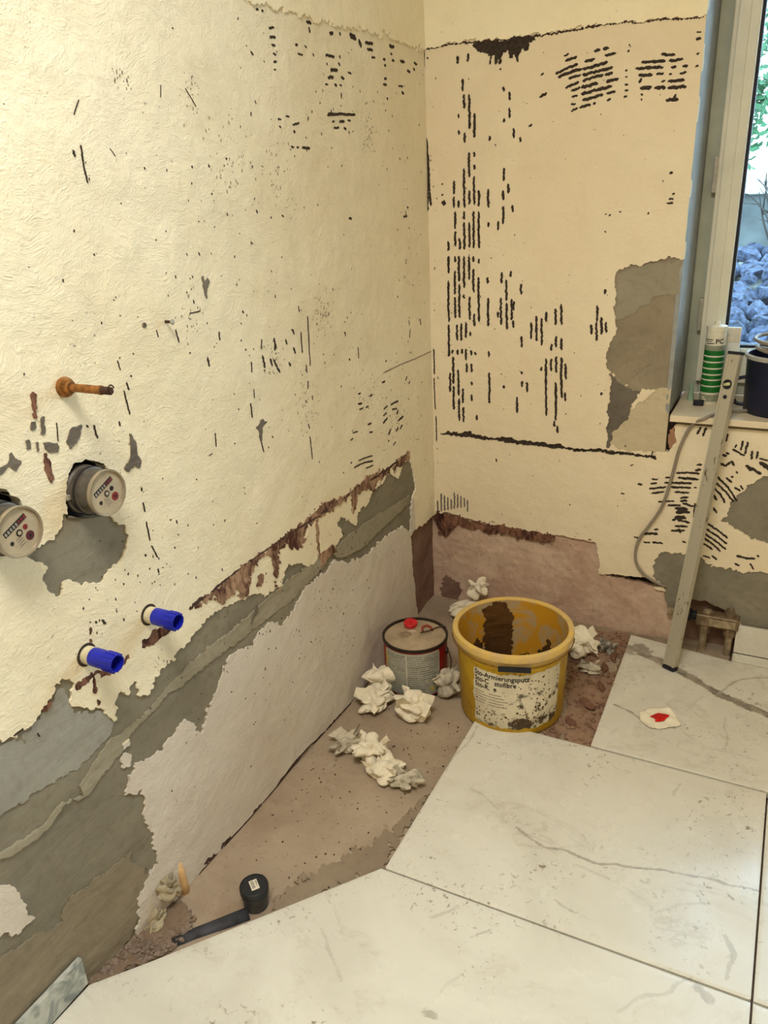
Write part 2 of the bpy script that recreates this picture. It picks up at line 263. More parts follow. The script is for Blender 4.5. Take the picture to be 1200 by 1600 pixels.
BS=[([(96,1639),(97,1630),(96,1620)],8.3),([(125,1642),(125,1632),(125,1622)],8.3),([(110,1584),(110,1569),(110,1554)],8.3),([(113,1547),(114,1530),(114,1512)],8.3),([(128,1546),(129,1504),(129,1461)],8.2),([(143,1499),(143,1469),(143,1439)],8.2),([(98,1501),(98,1495),(98,1490)],8.3),([(98,1461),(97,1455),(98,1449)],8.2),([(115,1454),(115,1441),(115,1428)],8.2),([(128,1404),(127,1372),(128,1340)],8.2),([(143,1404),(143,1398),(143,1391)],8.2),([(143,1372),(143,1366),(143,1359)],8.2),([(112,1364),(112,1313),(113,1261)],8.2),([(81,1334),(82,1316),(81,1298)],8.3),([(81,1293),(81,1277),(81,1262)],8.3),([(96,1282),(96,1272),(96,1262)],8.2),([(127,1307),(128,1288),(127,1269)],8.2),([(142,1343),(142,1306),(143,1268)],8.2),([(156,1306),(156,1285),(156,1263)],8.2),([(184,1308),(183,1284),(185,1259)],8.1),([(228,1359),(229,1343),(228,1326)],8.1),([(227,1303),(227,1290),(227,1277)],8.1),([(241,1319),(242,1306),(242,1294)],8.1),([(227,1262),(228,1239),(228,1215)],8.1),([(84,1253),(83,1230),(84,1205)],8.2),([(84,1200),(83,1179),(84,1158)],8.3),([(111,1253),(111,1242),(112,1230)],8.2),([(111,1224),(112,1187),(112,1149)],8.2),([(127,1223),(127,1189),(127,1154)],8.2),([(140,1252),(140,1202),(141,1152)],8.2),([(156,1251),(155,1202),(157,1152)],8.2),([(97,1181),(98,1165),(97,1149)],8.2),([(184,1222),(185,1215),(185,1208)],8.1),([(213,1224),(212,1212),(213,1199)],8.1),([(61,1173),(62,1159),(61,1146)],8.3),([(225,1555),(224,1549),(225,1543)],8.1),([(241,1542),(241,1531),(242,1521)],8.1),([(242,1504),(241,1492),(242,1479)],8.1),([(228,1480),(227,1475),(228,1470)],8.1),([(187,1441),(188,1435),(187,1428)],8.1),([(63,1132),(62,1108),(62,1083)],8.3),([(62,1063),(60,1004),(61,942)],8.3),([(60,935),(60,887),(59,838)],8.4),([(62,789),(62,758),(62,727)],8.5),([(83,1132),(82,1123),(83,1114)],8.3),([(82,1091),(82,1057),(82,1023)],8.3),([(81,1016),(82,985),(81,954)],8.3),([(95,1132),(94,1096),(95,1060)],8.3),([(96,1054),(95,1005),(96,955)],8.3),([(111,1131),(110,1087),(111,1042)],8.2),([(110,1024),(109,1017),(110,1011)],8.3),([(126,1131),(126,1099),(127,1065)],8.2),([(128,1018),(127,984),(128,950)],8.2),([(140,1131),(139,1122),(140,1114)],8.2),([(140,1096),(139,1063),(141,1029)],8.2),([(156,1124),(156,1117),(156,1110)],8.2),([(156,1073),(156,1009),(157,945)],8.2),([(142,969),(141,950),(142,932)],8.3),([(87,936),(87,912),(87,888)],8.3),([(101,940),(100,913),(101,887)],8.3),([(116,944),(115,920),(116,897)],8.3),([(130,916),(129,909),(130,903)],8.3),([(71,860),(71,853),(71,847)],8.4),([(88,861),(88,852),(88,844)],8.4),([(103,864),(102,856),(103,848)],8.4),([(115,864),(114,847),(115,829)],8.3),([(132,861),(132,852),(132,844)],8.3),([(146,856),(145,851),(146,846)],8.3),([(73,839),(73,797),(73,754)],8.4),([(74,748),(73,710),(74,672)],8.5),([(90,800),(90,760),(90,718)],8.4),([(91,710),(91,674),(91,637)],8.5),([(104,742),(104,718),(104,695)],8.4),([(106,683),(105,658),(106,634)],8.5),([(117,821),(118,807),(117,792)],8.4),([(133,820),(133,807),(134,793)],8.4),([(133,765),(133,759),(133,753)],8.4),([(133,725),(133,714),(133,703)],8.4),([(150,662),(149,653),(150,644)],8.5),([(186,1015),(185,974),(187,933)],8.2),([(188,861),(188,852),(189,842)],8.3),([(189,796),(190,749),(190,701)],8.3),([(183,1073),(183,1064),(184,1055)],8.2),([(226,1087),(225,1071),(226,1055)],8.1),([(224,1016),(224,977),(226,938)],8.1),([(239,1066),(240,1037),(241,1007)],8.1),([(242,1002),(242,964),(244,925)],8.1),([(252,1090),(252,1082),(253,1073)],8.1),([(255,1013),(257,983),(257,953)],8.1),([(215,976),(216,967),(216,958)],8.2),([(236,760),(236,755),(236,750)],8.3),([(283,1055),(283,1040),(284,1025)],8.1),([(288,908),(288,892),(289,875)],8.1),([(316,949),(316,925),(317,900)],8.1),([(330,967),(331,932),(333,895)],8.1),([(345,961),(347,922),(348,883)],8.0),([(358,979),(359,965),(359,950)],8.0),([(385,988),(386,965),(387,942)],8.0),([(401,1001),(401,972),(404,943)],8.0),([(390,912),(389,895),(391,879)],8.0),([(404,907),(405,890),(406,872)],8.0),([(376,889),(377,879),(376,869)],8.1),([(362,847),(364,762),(369,676)],8.1),([(377,847),(377,829),(379,810)],8.1),([(392,854),(393,830),(394,806)],8.1),([(407,852),(409,793),(413,733)],8.0),([(420,835),(421,812),(423,788)],8.0),([(393,779),(396,722),(398,664)],8.1),([(422,751),(422,738),(424,724)],8.1),([(350,822),(349,815),(350,809)],8.1),([(290,805),(290,801),(291,796)],8.2),([(293,777),(292,767),(293,758)],8.2),([(307,774),(308,759),(308,743)],8.2),([(278,728),(278,703),(280,678)],8.3),([(393,664),(394,654),(394,645)],8.2),([(404,649),(403,637),(405,626)],8.2),([(500,999),(502,977),(503,954)],7.9),([(487,947),(489,933),(489,919)],7.9),([(501,954),(502,928),(504,902)],7.9),([(514,968),(515,944),(517,920)],7.9),([(527,955),(528,940),(529,925)],7.9),([(518,1042),(519,1035),(519,1028)],7.9),([(526,758),(526,753),(527,749)],8.0),([(255,1455),(254,1442),(255,1430)],8.1),([(273,1432),(273,1426),(273,1419)],8.0),([(255,1264),(254,1255),(255,1245)],8.0),([(263,1007),(262,994),(264,980)],8.1),([(262,953),(262,942),(263,931)],8.1),([(362,1571),(390,1580),(419,1587)],7.6),([(369,1562),(399,1571),(431,1575)],8.6),([(431,1575),(462,1578),(493,1584)],8.5),([(386,1597),(416,1604)],7.6),([(435,1590),(461,1594)],8.5),([(457,1611),(473,1613)],9.4),([(479,1613),(494,1614)],9.4),([(484,1598),(512,1601)],6.6),([(382,1608),(395,1612)],5.7),([(396,1557),(428,1562)],7.6),([(431,1562),(471,1566),(506,1571)],8.5),([(389,1537),(424,1547)],7.6),([(432,1549),(484,1557)],8.5),([(487,1556),(507,1559)],7.5),([(404,1529),(428,1534)],7.6),([(429,1534),(472,1539)],9.4),([(491,1541),(522,1545)],8.4),([(430,1519),(473,1525),(507,1529)],9.4),([(406,1514),(422,1517)],5.7),([(434,1504),(486,1514)],8.5),([(493,1515),(516,1517)],6.6),([(405,1498),(418,1498)],5.7),([(406,1483),(424,1488)],7.5),([(427,1489),(456,1494)],8.5),([(462,1493),(468,1497)],7.5),([(495,1499),(506,1501)],7.5),([(322,1521),(342,1530)],7.6),([(324,1571),(332,1576)],5.7),([(573,1575),(630,1572)],7.5),([(637,1571),(670,1571)],7.4),([(618,1587),(651,1582)],7.4),([(560,1563),(626,1559)],8.4),([(643,1557),(656,1556)],7.4),([(669,1557),(682,1557)],7.4),([(568,1548),(602,1545)],8.4),([(610,1546),(628,1545)],6.5),([(640,1543),(647,1542)],5.6),([(664,1542),(680,1543)],6.5),([(623,1529),(633,1530)],5.6),([(638,1528),(677,1527)],8.3),([(574,1519),(602,1518)],12.1),([(608,1517),(635,1515)],9.3),([(639,1514),(683,1513)],9.2),([(637,1487),(667,1486)],9.2),([(655,1488),(660,1499)],7.4),([(572,1530),(577,1541)],7.4),([(577,1506),(583,1504)],6.5),([(578,1495),(582,1493)],6.5),([(536,1561),(542,1561)],5.6),([(537,1547),(543,1547)],3.7),([(537,1531),(546,1530)],5.6),([(538,1517),(547,1517)],5.6),([(536,1503),(545,1505)],5.6),([(542,1615),(543,1614)],7.5),([(539,1602),(543,1602)],7.5),([(563,1692),(564,1691)],11.3),([(694,1610),(706,1609)],7.4),([(694,1624),(705,1623)],3.7),([(698,1580),(705,1580)],7.4),([(698,1553),(706,1554)],5.5),([(660,1324),(669,1324)],7.4),([(671,1275),(678,1275)],5.5),([(664,1263),(676,1263)],5.5),([(659,1253),(676,1254)],5.5),([(507,1232),(512,1232)],3.7),([(517,1228),(523,1231)],4.7),([(543,1237),(549,1237)],4.6),([(615,1232),(619,1230)],7.4),([(509,1191),(513,1187)],5.6),([(295,1455),(305,1460)],6.7),([(791,658),(799,680)],6.7),([(806,654),(813,680)],7.6),([(798,571),(813,573)],7.7),([(796,554),(812,560)],7.7),([(747,541),(778,546),(809,546)],6.8),([(683,514),(700,516)],5.8),([(719,524),(734,526)],5.8),([(753,528),(809,529)],8.7),([(680,500),(699,504)],5.9),([(718,508),(792,516)],7.8),([(678,484),(725,496)],6.8),([(737,497),(791,502)],7.8),([(798,503),(806,504)],5.8),([(686,471),(721,481)],6.9),([(748,483),(788,486)],7.8),([(706,448),(751,456)],5.9),([(764,467),(787,473)],7.8),([(765,458),(785,461)],7.8),([(733,440),(769,445)],7.9),([(772,453),(804,446)],7.8),([(753,434),(789,436)],11.8),([(757,421),(795,429)],13.8),([(755,407),(787,408)],15.8),([(763,400),(798,395)],7.9),([(749,396),(782,415)],7.9),([(758,379),(794,383)],7.9),([(749,362),(787,370)],7.9),([(769,373),(777,360)],7.9),([(667,341),(714,348)],10.0),([(646,327),(661,327)],5.0),([(702,360),(715,362)],6.0),([(675,315),(695,316)],6.0),([(700,319),(731,320)],7.0),([(645,495),(659,495)],6.8),([(600,462),(611,459)],5.9),([(621,548),(630,553)],3.9),([(806,458),(807,411)],5.9),([(783,336),(794,332)],6.0),([(905,623),(908,652)],6.7),([(917,614),(920,650)],6.7),([(934,601),(934,626)],7.6),([(945,604),(948,626)],7.6),([(884,625),(917,610)],6.7),([(859,606),(873,604)],7.6),([(869,614),(879,612)],7.6),([(890,629),(893,640)],5.7),([(866,645),(868,667)],5.7),([(854,544),(883,518),(913,478)],6.7),([(853,525),(881,502),(904,475)],6.8),([(849,509),(869,493),(883,468)],6.8),([(877,543),(894,530)],6.7),([(902,518),(917,507)],7.7),([(916,525),(924,513)],5.8),([(849,492),(861,473)],7.8),([(854,451),(866,435)],6.8),([(889,548),(896,545)],7.7),([(900,564),(906,558)],5.8),([(923,585),(938,569)],7.7),([(856,582),(873,576),(885,588)],7.7),([(884,592),(895,579)],7.7),([(952,607),(975,602)],5.7),([(842,402),(871,385),(902,364)],6.9),([(840,384),(873,367),(902,346)],6.9),([(840,368),(871,351),(901,328)],6.9),([(838,356),(865,340),(888,320)],6.9),([(838,339),(867,322)],7.0),([(866,304),(881,292)],7.0),([(842,300),(863,295)],6.0),([(929,315),(954,311),(979,313)],8.0),([(928,290),(942,285)],8.0),([(981,324),(988,321)],8.0),([(967,297),(979,279)],6.0),([(922,582),(964,564)],9.6),([(954,596),(986,576)],13.4),([(0,1449),(2,1408),(-1,1256)],7.0),([(0,1660),(-4,1584),(-11,1490)],4.4),([(4,1408),(6,1308)],8.0),([(6,1308),(9,1270)],8.0),([(44,1328),(48,1326)],7.9),([(43,1297),(49,1299)],7.9),([(43,1280),(55,1272)],13.8),([(7,1644),(12,1641)],6.0),([(214,527),(216,515)],5.1),([(10,860),(10,780)],5.1),([(8,770),(10,667)],4.1),([(12,647),(12,562)],4.1),([(679,598),(677,583)],3.9)]
BC=[([(11,316),(12,358)],7.3),([(24,320),(25,385)],7.3),([(36,324),(37,379)],7.3),([(48,328),(48,374)],7.2),([(60,332),(60,369)],7.2),([(71,336),(72,395)],7.2),([(83,340),(84,390)],7.2),([(95,344),(95,385)],7.2),([(107,348),(107,380)],7.2),([(118,332),(118,375)],7.2)]
LS=[([(1290,1386),(1289,1376)],5.5),([(1274,1393),(1275,1369),(1273,1340)],3.6),([(1277,1433),(1262,1454)],1.8),([(1016,1489),(993,1462)],1.8),([(1215,1390),(1206,1379)],1.4),([(1077,1489),(1083,1470)],1.4),([(1030,1577),(1027,1576)],3.9),([(1145,1364),(1144,1360)],3.6),([(1025,1367),(1023,1363)],4.4),([(977,1369),(974,1365)],5.2),([(923,1382),(922,1378)],6.0),([(932,1369),(930,1367)],4.0),([(979,1321),(976,1319)],4.5),([(845,1369),(843,1366)],5.5),([(1025,1276),(1024,1274)],3.8),([(811,1568),(803,1562)],5.0),([(823,1576),(822,1574)],5.0),([(1354,1209),(1353,1204)],2.8),([(1084,1120),(1054,1120)],2.5),([(1174,1105),(1172,1092)],2.6),([(1127,1098),(1122,1074)],3.2),([(1097,1052),(1096,1049)],5.0),([(1049,1034),(1047,1015)],5.1),([(1006,1075),(1007,1058)],4.1),([(924,1103),(921,1097)],4.7),([(1026,1050),(1025,1048)],3.8),([(1273,1071),(1270,1054)],2.3),([(1249,1042),(1248,1038)],4.6),([(1262,1032),(1259,1018)],4.1),([(1270,1020),(1268,998),(1266,977)],3.4),([(1293,973),(1292,964)],4.0),([(1347,981),(1345,958)],4.4),([(1361,985),(1359,980)],4.4),([(1055,886),(1057,858)],3.4),([(1083,847),(1071,849)],1.9),([(915,999),(917,977)],4.1),([(933,916),(932,884)],4.9),([(975,915),(973,912)],5.4),([(1000,849),(997,846)],4.0),([(1128,815),(1127,812)],3.8),([(930,1028),(928,1024)],4.0),([(917,942),(918,923)],2.7),([(1269,847),(1269,839)],5.3),([(1271,819),(1270,800)],3.8),([(1271,782),(1270,744)],3.6),([(1269,734),(1260,706)],3.9),([(1289,725),(1287,720)],4.8),([(1265,685),(1263,677)],4.9),([(1214,763),(1211,761)],3.7),([(1199,757),(1198,749)],3.1),([(1089,605),(1088,599)],3.0),([(1364,634),(1364,628)],3.1),([(1423,660),(1422,655)],5.8),([(1410,656),(1405,644)],5.9),([(1575,537),(1572,529)],2.3),([(1614,560),(1596,562)],3.4),([(1417,1004),(1421,975)],2.1),([(688,1058),(688,1006),(692,945)],4.2),([(720,1028),(720,980)],4.2),([(708,951),(708,933)],3.9),([(708,914),(711,895)],3.6),([(719,783),(716,725)],3.7),([(720,814),(716,801)],3.7),([(722,1085),(721,1071)],3.0),([(826,1032),(820,1008)],6.4),([(870,1037),(876,1018)],3.5),([(823,1022),(826,1005)],5.7),([(755,1040),(747,1027)],5.8),([(783,1022),(778,1010)],5.8),([(756,999),(748,985)],7.3),([(777,970),(770,961)],7.3),([(873,1004),(869,976)],6.9),([(847,992),(841,975)],7.0),([(834,987),(815,955)],7.1),([(874,973),(870,970)],4.2),([(522,996),(520,985)],3.3),([(459,947),(459,918)],3.4),([(508,927),(502,921)],4.9),([(312,883),(304,881)],6.3),([(145,941),(151,918)],3.8),([(694,876),(693,865)],3.8),([(723,872),(721,864)],3.8),([(152,969),(149,954)],3.4),([(77,962),(73,943)],4.3),([(914,841),(905,801)],3.6),([(884,864),(895,859)],3.7),([(473,827),(459,827)],5.1),([(476,801),(455,799)],6.8),([(471,785),(450,785)],5.1),([(436,782),(421,783)],5.2),([(411,806),(396,809)],5.2),([(512,733),(485,730)],4.0),([(430,734),(411,733)],6.1),([(425,710),(407,708)],5.2),([(528,718),(511,718)],4.2),([(341,828),(321,829)],6.2),([(337,752),(312,757)],5.4),([(292,755),(242,754)],6.2),([(285,739),(253,734)],5.5),([(342,735),(318,738)],5.4),([(344,713),(315,724)],7.2),([(316,672),(295,685)],8.2),([(254,716),(245,728)],6.5),([(248,695),(212,701)],7.5),([(267,669),(249,676)],7.5),([(237,669),(219,676)],5.7),([(318,653),(310,655)],5.5),([(287,633),(269,639)],4.5),([(187,800),(177,811)],4.7),([(166,786),(157,793)],4.8),([(494,651),(465,649),(414,641)],4.1),([(520,640),(467,637),(412,625)],5.4),([(454,617),(413,613)],4.5),([(535,657),(528,658)],5.1),([(578,645),(574,645)],5.8),([(330,853),(221,854),(112,851),(-7,852)],2.0),([(781,1640),(773,1640)],5.8),([(764,1641),(758,1641)],6.6),([(743,1614),(725,1618)],5.2),([(743,1600),(723,1602)],5.9),([(739,1587),(726,1587)],5.9),([(737,1572),(726,1572)],5.2),([(737,1558),(726,1559)],5.2),([(738,1544),(731,1544)],4.4),([(603,1645),(583,1644)],7.9),([(510,1636),(493,1638)],8.2),([(464,1644),(460,1638)],6.7),([(533,1592),(494,1593)],6.5),([(471,1599),(469,1592)],5.0),([(529,1578),(527,1573)],4.9),([(478,1583),(470,1578)],5.8),([(515,1566),(483,1568)],8.1),([(436,1568),(421,1567)],5.1),([(528,1550),(503,1552)],8.1),([(468,1555),(453,1554)],7.5),([(541,1535),(530,1536)],4.8),([(501,1539),(490,1537)],6.5),([(478,1540),(467,1539)],4.1),([(655,1597),(645,1597)],6.1),([(617,1600),(608,1597)],3.9),([(647,1582),(628,1582)],4.6),([(586,1589),(582,1584)],4.0),([(541,1474),(480,1481),(410,1482)],7.2),([(538,1477),(515,1481)],4.8),([(520,1463),(509,1465)],4.8),([(488,1464),(464,1467)],6.5),([(449,1469),(434,1469)],5.0),([(514,1450),(490,1452)],5.7),([(469,1452),(457,1451)],6.6),([(710,1463),(696,1463)],3.9),([(686,1448),(660,1453)],5.2),([(685,1436),(678,1435)],7.5),([(741,1456),(728,1456)],4.4),([(739,1443),(732,1441)],4.4),([(698,1406),(688,1406)],5.2),([(678,1406),(670,1406)],4.5),([(655,1406),(624,1406)],6.8),([(472,1524),(473,1512)],4.1),([(344,1639),(305,1641)],8.8),([(336,1626),(307,1627)],7.0),([(254,1613),(240,1615)],7.3),([(248,1602),(238,1601)],7.3),([(315,1611),(295,1613)],5.3),([(251,1572),(237,1573)],7.3),([(259,1559),(238,1559)],7.2),([(241,1530),(234,1528)],7.3),([(251,1503),(248,1500)],5.4),([(215,1647),(186,1649)],9.3),([(210,1631),(199,1631)],7.4),([(204,1617),(189,1618)],6.5),([(156,1620),(129,1621)],8.5),([(172,1563),(145,1564)],4.9),([(154,1550),(139,1547)],7.5),([(115,1603),(95,1601)],7.7),([(73,1625),(53,1624)],7.8),([(78,1611),(67,1608)],7.8),([(470,1257),(454,1255)],6.6),([(167,1249),(143,1248)],5.6),([(150,1257),(147,1245)],4.7),([(141,1273),(133,1269)],5.7),([(754,1368),(752,1366)],4.3),([(796,1274),(794,1270)],4.3),([(756,1275),(749,1271)],4.3),([(845,1288),(842,1281)],4.2),([(594,1637),(591,1626)],6.3),([(417,1648),(388,1639)],15.4),([(376,1641),(365,1626)],12.1)]
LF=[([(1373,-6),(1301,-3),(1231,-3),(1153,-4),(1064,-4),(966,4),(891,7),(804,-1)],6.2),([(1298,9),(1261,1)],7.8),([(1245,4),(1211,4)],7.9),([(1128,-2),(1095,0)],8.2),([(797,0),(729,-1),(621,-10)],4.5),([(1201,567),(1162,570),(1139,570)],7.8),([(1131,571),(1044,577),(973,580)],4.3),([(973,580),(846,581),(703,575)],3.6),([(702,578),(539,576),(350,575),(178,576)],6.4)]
VE=[([(680,110),(739,134),(807,167),(871,202),(935,257),(1000,276),(1077,308)],22.5,1.0),([(694,408),(739,425),(781,453)],7.4,0.7),([(935,257),(969,178),(1007,145),(1054,118)],5.8,0.6),([(737,116),(706,99),(683,124)],32.5,0.8),([(592,937),(624,952),(663,968),(709,960),(782,964),(854,938),(914,925),(961,914),(996,909),(1020,912),(1076,899)],4.0,0.8),([(734,982),(774,985),(807,988)],2.4,0.4),([(458,864),(495,877),(533,898)],2.4,0.6),([(387,645),(399,710),(375,799),(381,834)],2.8,0.5),([(906,1031),(935,993),(979,973)],2.3,0.4),([(839,996),(866,1008),(881,1013)],2.0,0.4),([(716,1085),(744,1097),(769,1098)],2.3,0.7),([(1019,1032),(1038,1067),(1037,1121)],7.2,0.35),([(332,1333),(384,1383),(421,1414)],3.6,0.35),([(522,1218),(550,1173)],2.5,0.45),([(600,1233),(625,1198)],2.7,0.5),([(595,1359),(610,1306)],1.8,0.3),([(874,1261),(904,1224),(977,1149)],2.9,0.35),([(989,1163),(1011,1172)],12.3,0.4),([(578,1402),(593,1404)],11.7,0.5),([(959,353),(973,431),(971,486)],3.7,0.4),([(863,452),(928,491),(1043,504)],3.2,0.3),([(867,364),(905,286)],3.7,0.3),([(881,694),(890,656)],2.3,0.5),([(11,1619),(50,1626)],4.2,0.2)]
CHASE=[(1735,441),(1671,433),(1554,405),(1400,399),(1281,420),(1136,445),(946,455),(722,442),(522,429),(167,422)]
SCUF=[((351,1436),22,60),((618,1054),25,70),((1079,1102),22,30),((829,989),22,40),((746,1332),48,50),((420,825),48,50),((913,1367),48,60),((255,712),28,50),((1299,497),16,15),((721,848),32,40),((1113,448),48,30),((692,289),64,40),((1000,1478),19,25),((1166,1491),12,25),((-111,174),22,20)]
CABLE=[(775,684),(751,618),(738,532),(720,442),(690,377),(666,332),(657,289),(663,247),(694,210),(748,182)]
# ------------------------------------------------------------------ materials
def m_plaster(name, c0, c1, swirl=1.0, speck=1.0):
    k = NT(name, .82, 0, .25)
    big = k.noise(1.6, 5, .6); mid = k.noise(9, 5, .6, .6)
    col = k.mix(k.ramp(big, .35, .68), c0, c1)
    col = k.mix(k.math('MULTIPLY', k.ramp(mid, .50, .80), .30), col, tuple(c * .80 for c in c1[:3]) + (1,))
    sp = k.ramp(k.noise(95, 3, .6), .665, .70); cl = k.ramp(k.noise(5, 3), .50, .66)
    col = k.mix(k.math('MULTIPLY', k.math('MULTIPLY', sp, cl), .75 * speck), col, srgb(92, 76, 58))
    v = k.n('ShaderNodeTexNoise', {'Vector': k.co, 'Scale': 5.0, 'Detail': 2.0}).outputs[1]
    dv = k.n('ShaderNodeVectorMath', {0: k.co, 1: k.n('ShaderNodeVectorMath', {0: v, 'Scale': .16}, operation='SCALE').outputs[0]}, operation='ADD').outputs[0]
    tro = k.noise(60, 5, .62, 1.5, k.n('ShaderNodeMapping', {'Vector': dv, 'Scale': (1, .55, 1.35)}).outputs[0])
    ridg = k.math('ABSOLUTE', k.math('SUBTRACT', tro, .5))
    b = k.bump(k.noise(14, 4), .6, .009); b = k.bump(ridg, .55 * swirl, .007, b); b = k.bump(k.noise(130, 4, .6), .45, .0022, b)
    return k.done(col, b)
CREAM = m_plaster('cream_plaster', srgb(240, 231, 204), srgb(232, 219, 186))
CREAM_B = m_plaster('cream_plaster_smooth', srgb(233, 220, 191), srgb(227, 210, 178), .45, .8)
PALE = m_plaster('pale_plaster', srgb(244, 236, 208), srgb(240, 226, 190), .25, .3)
DUSTY = m_plaster('dusty_plaster', srgb(214, 207, 194), srgb(200, 188, 172), .7, 1.0)
SCRAP = m_plaster('light_filler', srgb(190, 176, 146), srgb(204, 188, 156), .8, 1.6)
def m_cement(name, a, b, dark, st=.5):
    k = NT(name, .9, 0, .2)
    n = k.noise(7, 6, .6, .4, k.vec((1, .5, 1))); f = k.noise(55, 4, .6)
    col = k.mix(k.ramp(n, .32, .70), a, b); col = k.mix(k.math('MULTIPLY', k.ramp(f, .5, .75), .35), col, dark)
    bb = k.bump(k.noise(12, 5, .6, .8, k.vec((1, .35, 1.2), (.6, 0, 0))), st, .008); bb = k.bump(k.noise(150, 3), .35, .001, bb)
    return k.done(col, bb)
OLIVE = m_cement('olive_cement', srgb(122, 116, 100), srgb(140, 133, 115), srgb(88, 81, 68))
SKIM = m_cement('bluish_cement_skim', srgb(140, 138, 128), srgb(156, 154, 142), srgb(112, 108, 96))
LIGHTC = m_cement('light_grey_cement', srgb(142, 136, 116), srgb(156, 148, 128), srgb(110, 102, 86), .8)
BROWNC = m_cement('brown_grey_cement', srgb(130, 120, 100), srgb(148, 136, 114), srgb(100, 90, 74), .6)
WARMC = m_cement('warm_grey_cement', srgb(136, 124, 104), srgb(152, 140, 118), srgb(102, 92, 76), .4)
PINKC = m_cement('pink_concrete', srgb(206, 182, 160), srgb(178, 146, 126), srgb(132, 100, 86), .6)
GAPC = m_cement('brown_corner_concrete', srgb(118, 92, 80), srgb(142, 114, 98), srgb(84, 62, 54), .6)
def m_residue(name, a, b):
    k = NT(name, .9, 0, .2); n = k.noise(34, 7, .72, .8, k.vec((1, 1, .5))); g = k.noise(9, 4)
    col = k.mix(k.ramp(k.math('ADD', k.math('MULTIPLY', n, .7), k.math('MULTIPLY', g, .3)), .44, .58), a, b)
    return k.done(col, k.bump(n, .8, .003))
RED = m_residue('red_brown_residue', srgb(78, 48, 42), srgb(178, 146, 118))
DRED = m_residue('dark_red_residue', srgb(62, 36, 31), srgb(136, 98, 78))
GREYR = m_cement('grey_residue', srgb(98, 90, 80), srgb(122, 114, 100), srgb(62, 54, 48), 1.0)
SCUFM = plain('grey_scuff', srgb(138, 124, 100), .9, 0, .3, 120)
DARK = plain('dark_adhesive', srgb(58, 47, 38), .9, 0, .3, 120, .4)
DARKB = plain('brown_dark_shade_and_grit', srgb(70, 50, 44), .9, 0, .3, 120, .4)  # brown-dark colour for the painted shade lines, the floor crack and the grit
BLACK = plain('cavity_shade_black', srgb(16, 14, 13), .95, 0, .4, 60, .5)  # black colour paints the shade inside the meter holes and the wall slit
def m_floor():
    k = NT('dusty_concrete', .85, 0, .25)
    big = k.noise(3.0, 5, .6, .5); mid = k.noise(16, 5, .6); f = k.noise(130, 4, .6)
    col = k.mix(k.ramp(big, .35, .68), srgb(168, 151, 129), srgb(143, 124, 104))
    col = k.mix(k.math('MULTIPLY', k.ramp(mid, .5, .75), .35), col, srgb(186, 168, 146))
    col = k.mix(k.math('MULTIPLY', k.ramp(f, .62, .70), .6), col, srgb(88, 68, 54))
    b = k.bump(mid, .4, .004); b = k.bump(f, .3, .0012, b); return k.done(col, b)
CONC = m_floor()
MORTAR = m_cement('grey_mortar_smear', srgb(148, 132, 110), srgb(132, 116, 96), srgb(104, 90, 74), .6)
def m_tile(name, vein=True):
    k = NT(name, .16, 0, .45)
    cl = k.noise(2.6, 5, .6, 1.2); w = k.noise(26, 5, .65); f = k.noise(240, 2, .5)
    col = k.mix(k.ramp(cl, .42, .72), srgb(214, 210, 196), srgb(201, 196, 181))
    vn = k.math('ABSOLUTE', k.math('SUBTRACT', k.noise(1.7, 6, .62, 1.0, k.vec((1, 1.7, 1), (0, 0, .5))), .5))
    col = k.mix(k.math('MULTIPLY', k.ramp(vn, .0, .016, (1, 1, 1, 1), (0, 0, 0, 1)), k.math('MULTIPLY', k.ramp(cl, .45, .6), .35)), col, srgb(170, 158, 138))
    if vein:
        a = k.attr('vein'); vv = k.math('ADD', a, k.math('MULTIPLY', k.math('SUBTRACT', k.noise(48, 5, .68, .6), .5), 1.7))
        st = k.math('MULTIPLY', k.ramp(vv, .28, .52), k.attr('vein_strength'))
        col = k.mix(k.math('MULTIPLY', st, .95), col, k.mix(k.ramp(w, .4, .6), srgb(112, 104, 92), srgb(158, 148, 130)))
    dirt = k.math('MULTIPLY', k.ramp(k.noise(75, 4, .62, .8), .60, .66), k.ramp(k.noise(5.5, 3), .46, .64))
    col = k.mix(k.math('MULTIPLY', dirt, .8), col, srgb(120, 106, 86))
    r = k.ramp(k.noise(6, 5, .6), .3, .75, (.14, .14, .14, 1), (.42, .42, .42, 1))
    return k.done(col, k.bump(k.noise(5, 3), .04, .003), r)
k = NT('grey_marble_skirting', .25); g = k.noise(22, 5, .6, 1.2); TILEG = k.done(k.mix(k.ramp(g, .42, .62), srgb(186, 188, 178), srgb(122, 130, 128)))
TILE = m_tile('marble_look_tile'); TILEP = m_tile('marble_look_skirting', False)
WHITEP = plain('white_window_plastic', srgb(226, 222, 200), .38, 0, .05, 12)
REVEAL = plain('grey_reveal_board', srgb(150, 152, 148), .7, 0, .10, 25, .15)
GREENG = plain('old_frame_plastic', srgb(186, 190, 170), .5, 0, .08, 14)
SEAL = plain('black_rubber_seal', srgb(22, 24, 34), .6, 0, .2)
SILL = plain('cream_sill', srgb(222, 206, 176), .35, 0, .06, 10)
# ------------------------------------------------------------------ the room shell
def structure(o): o['kind'] = 'structure'; return o
hL = lambda U, V: .0014 * vnoise(U, V, .16, 3) + .0008 * vnoise(U, V, .05, 4) + .00045 * vnoise(U, V, .016, 5)
hB = lambda U, V: .0010 * vnoise(U, V, .20, 13) + .0005 * vnoise(U, V, .06, 14) + .0002 * vnoise(U, V, .016, 15)
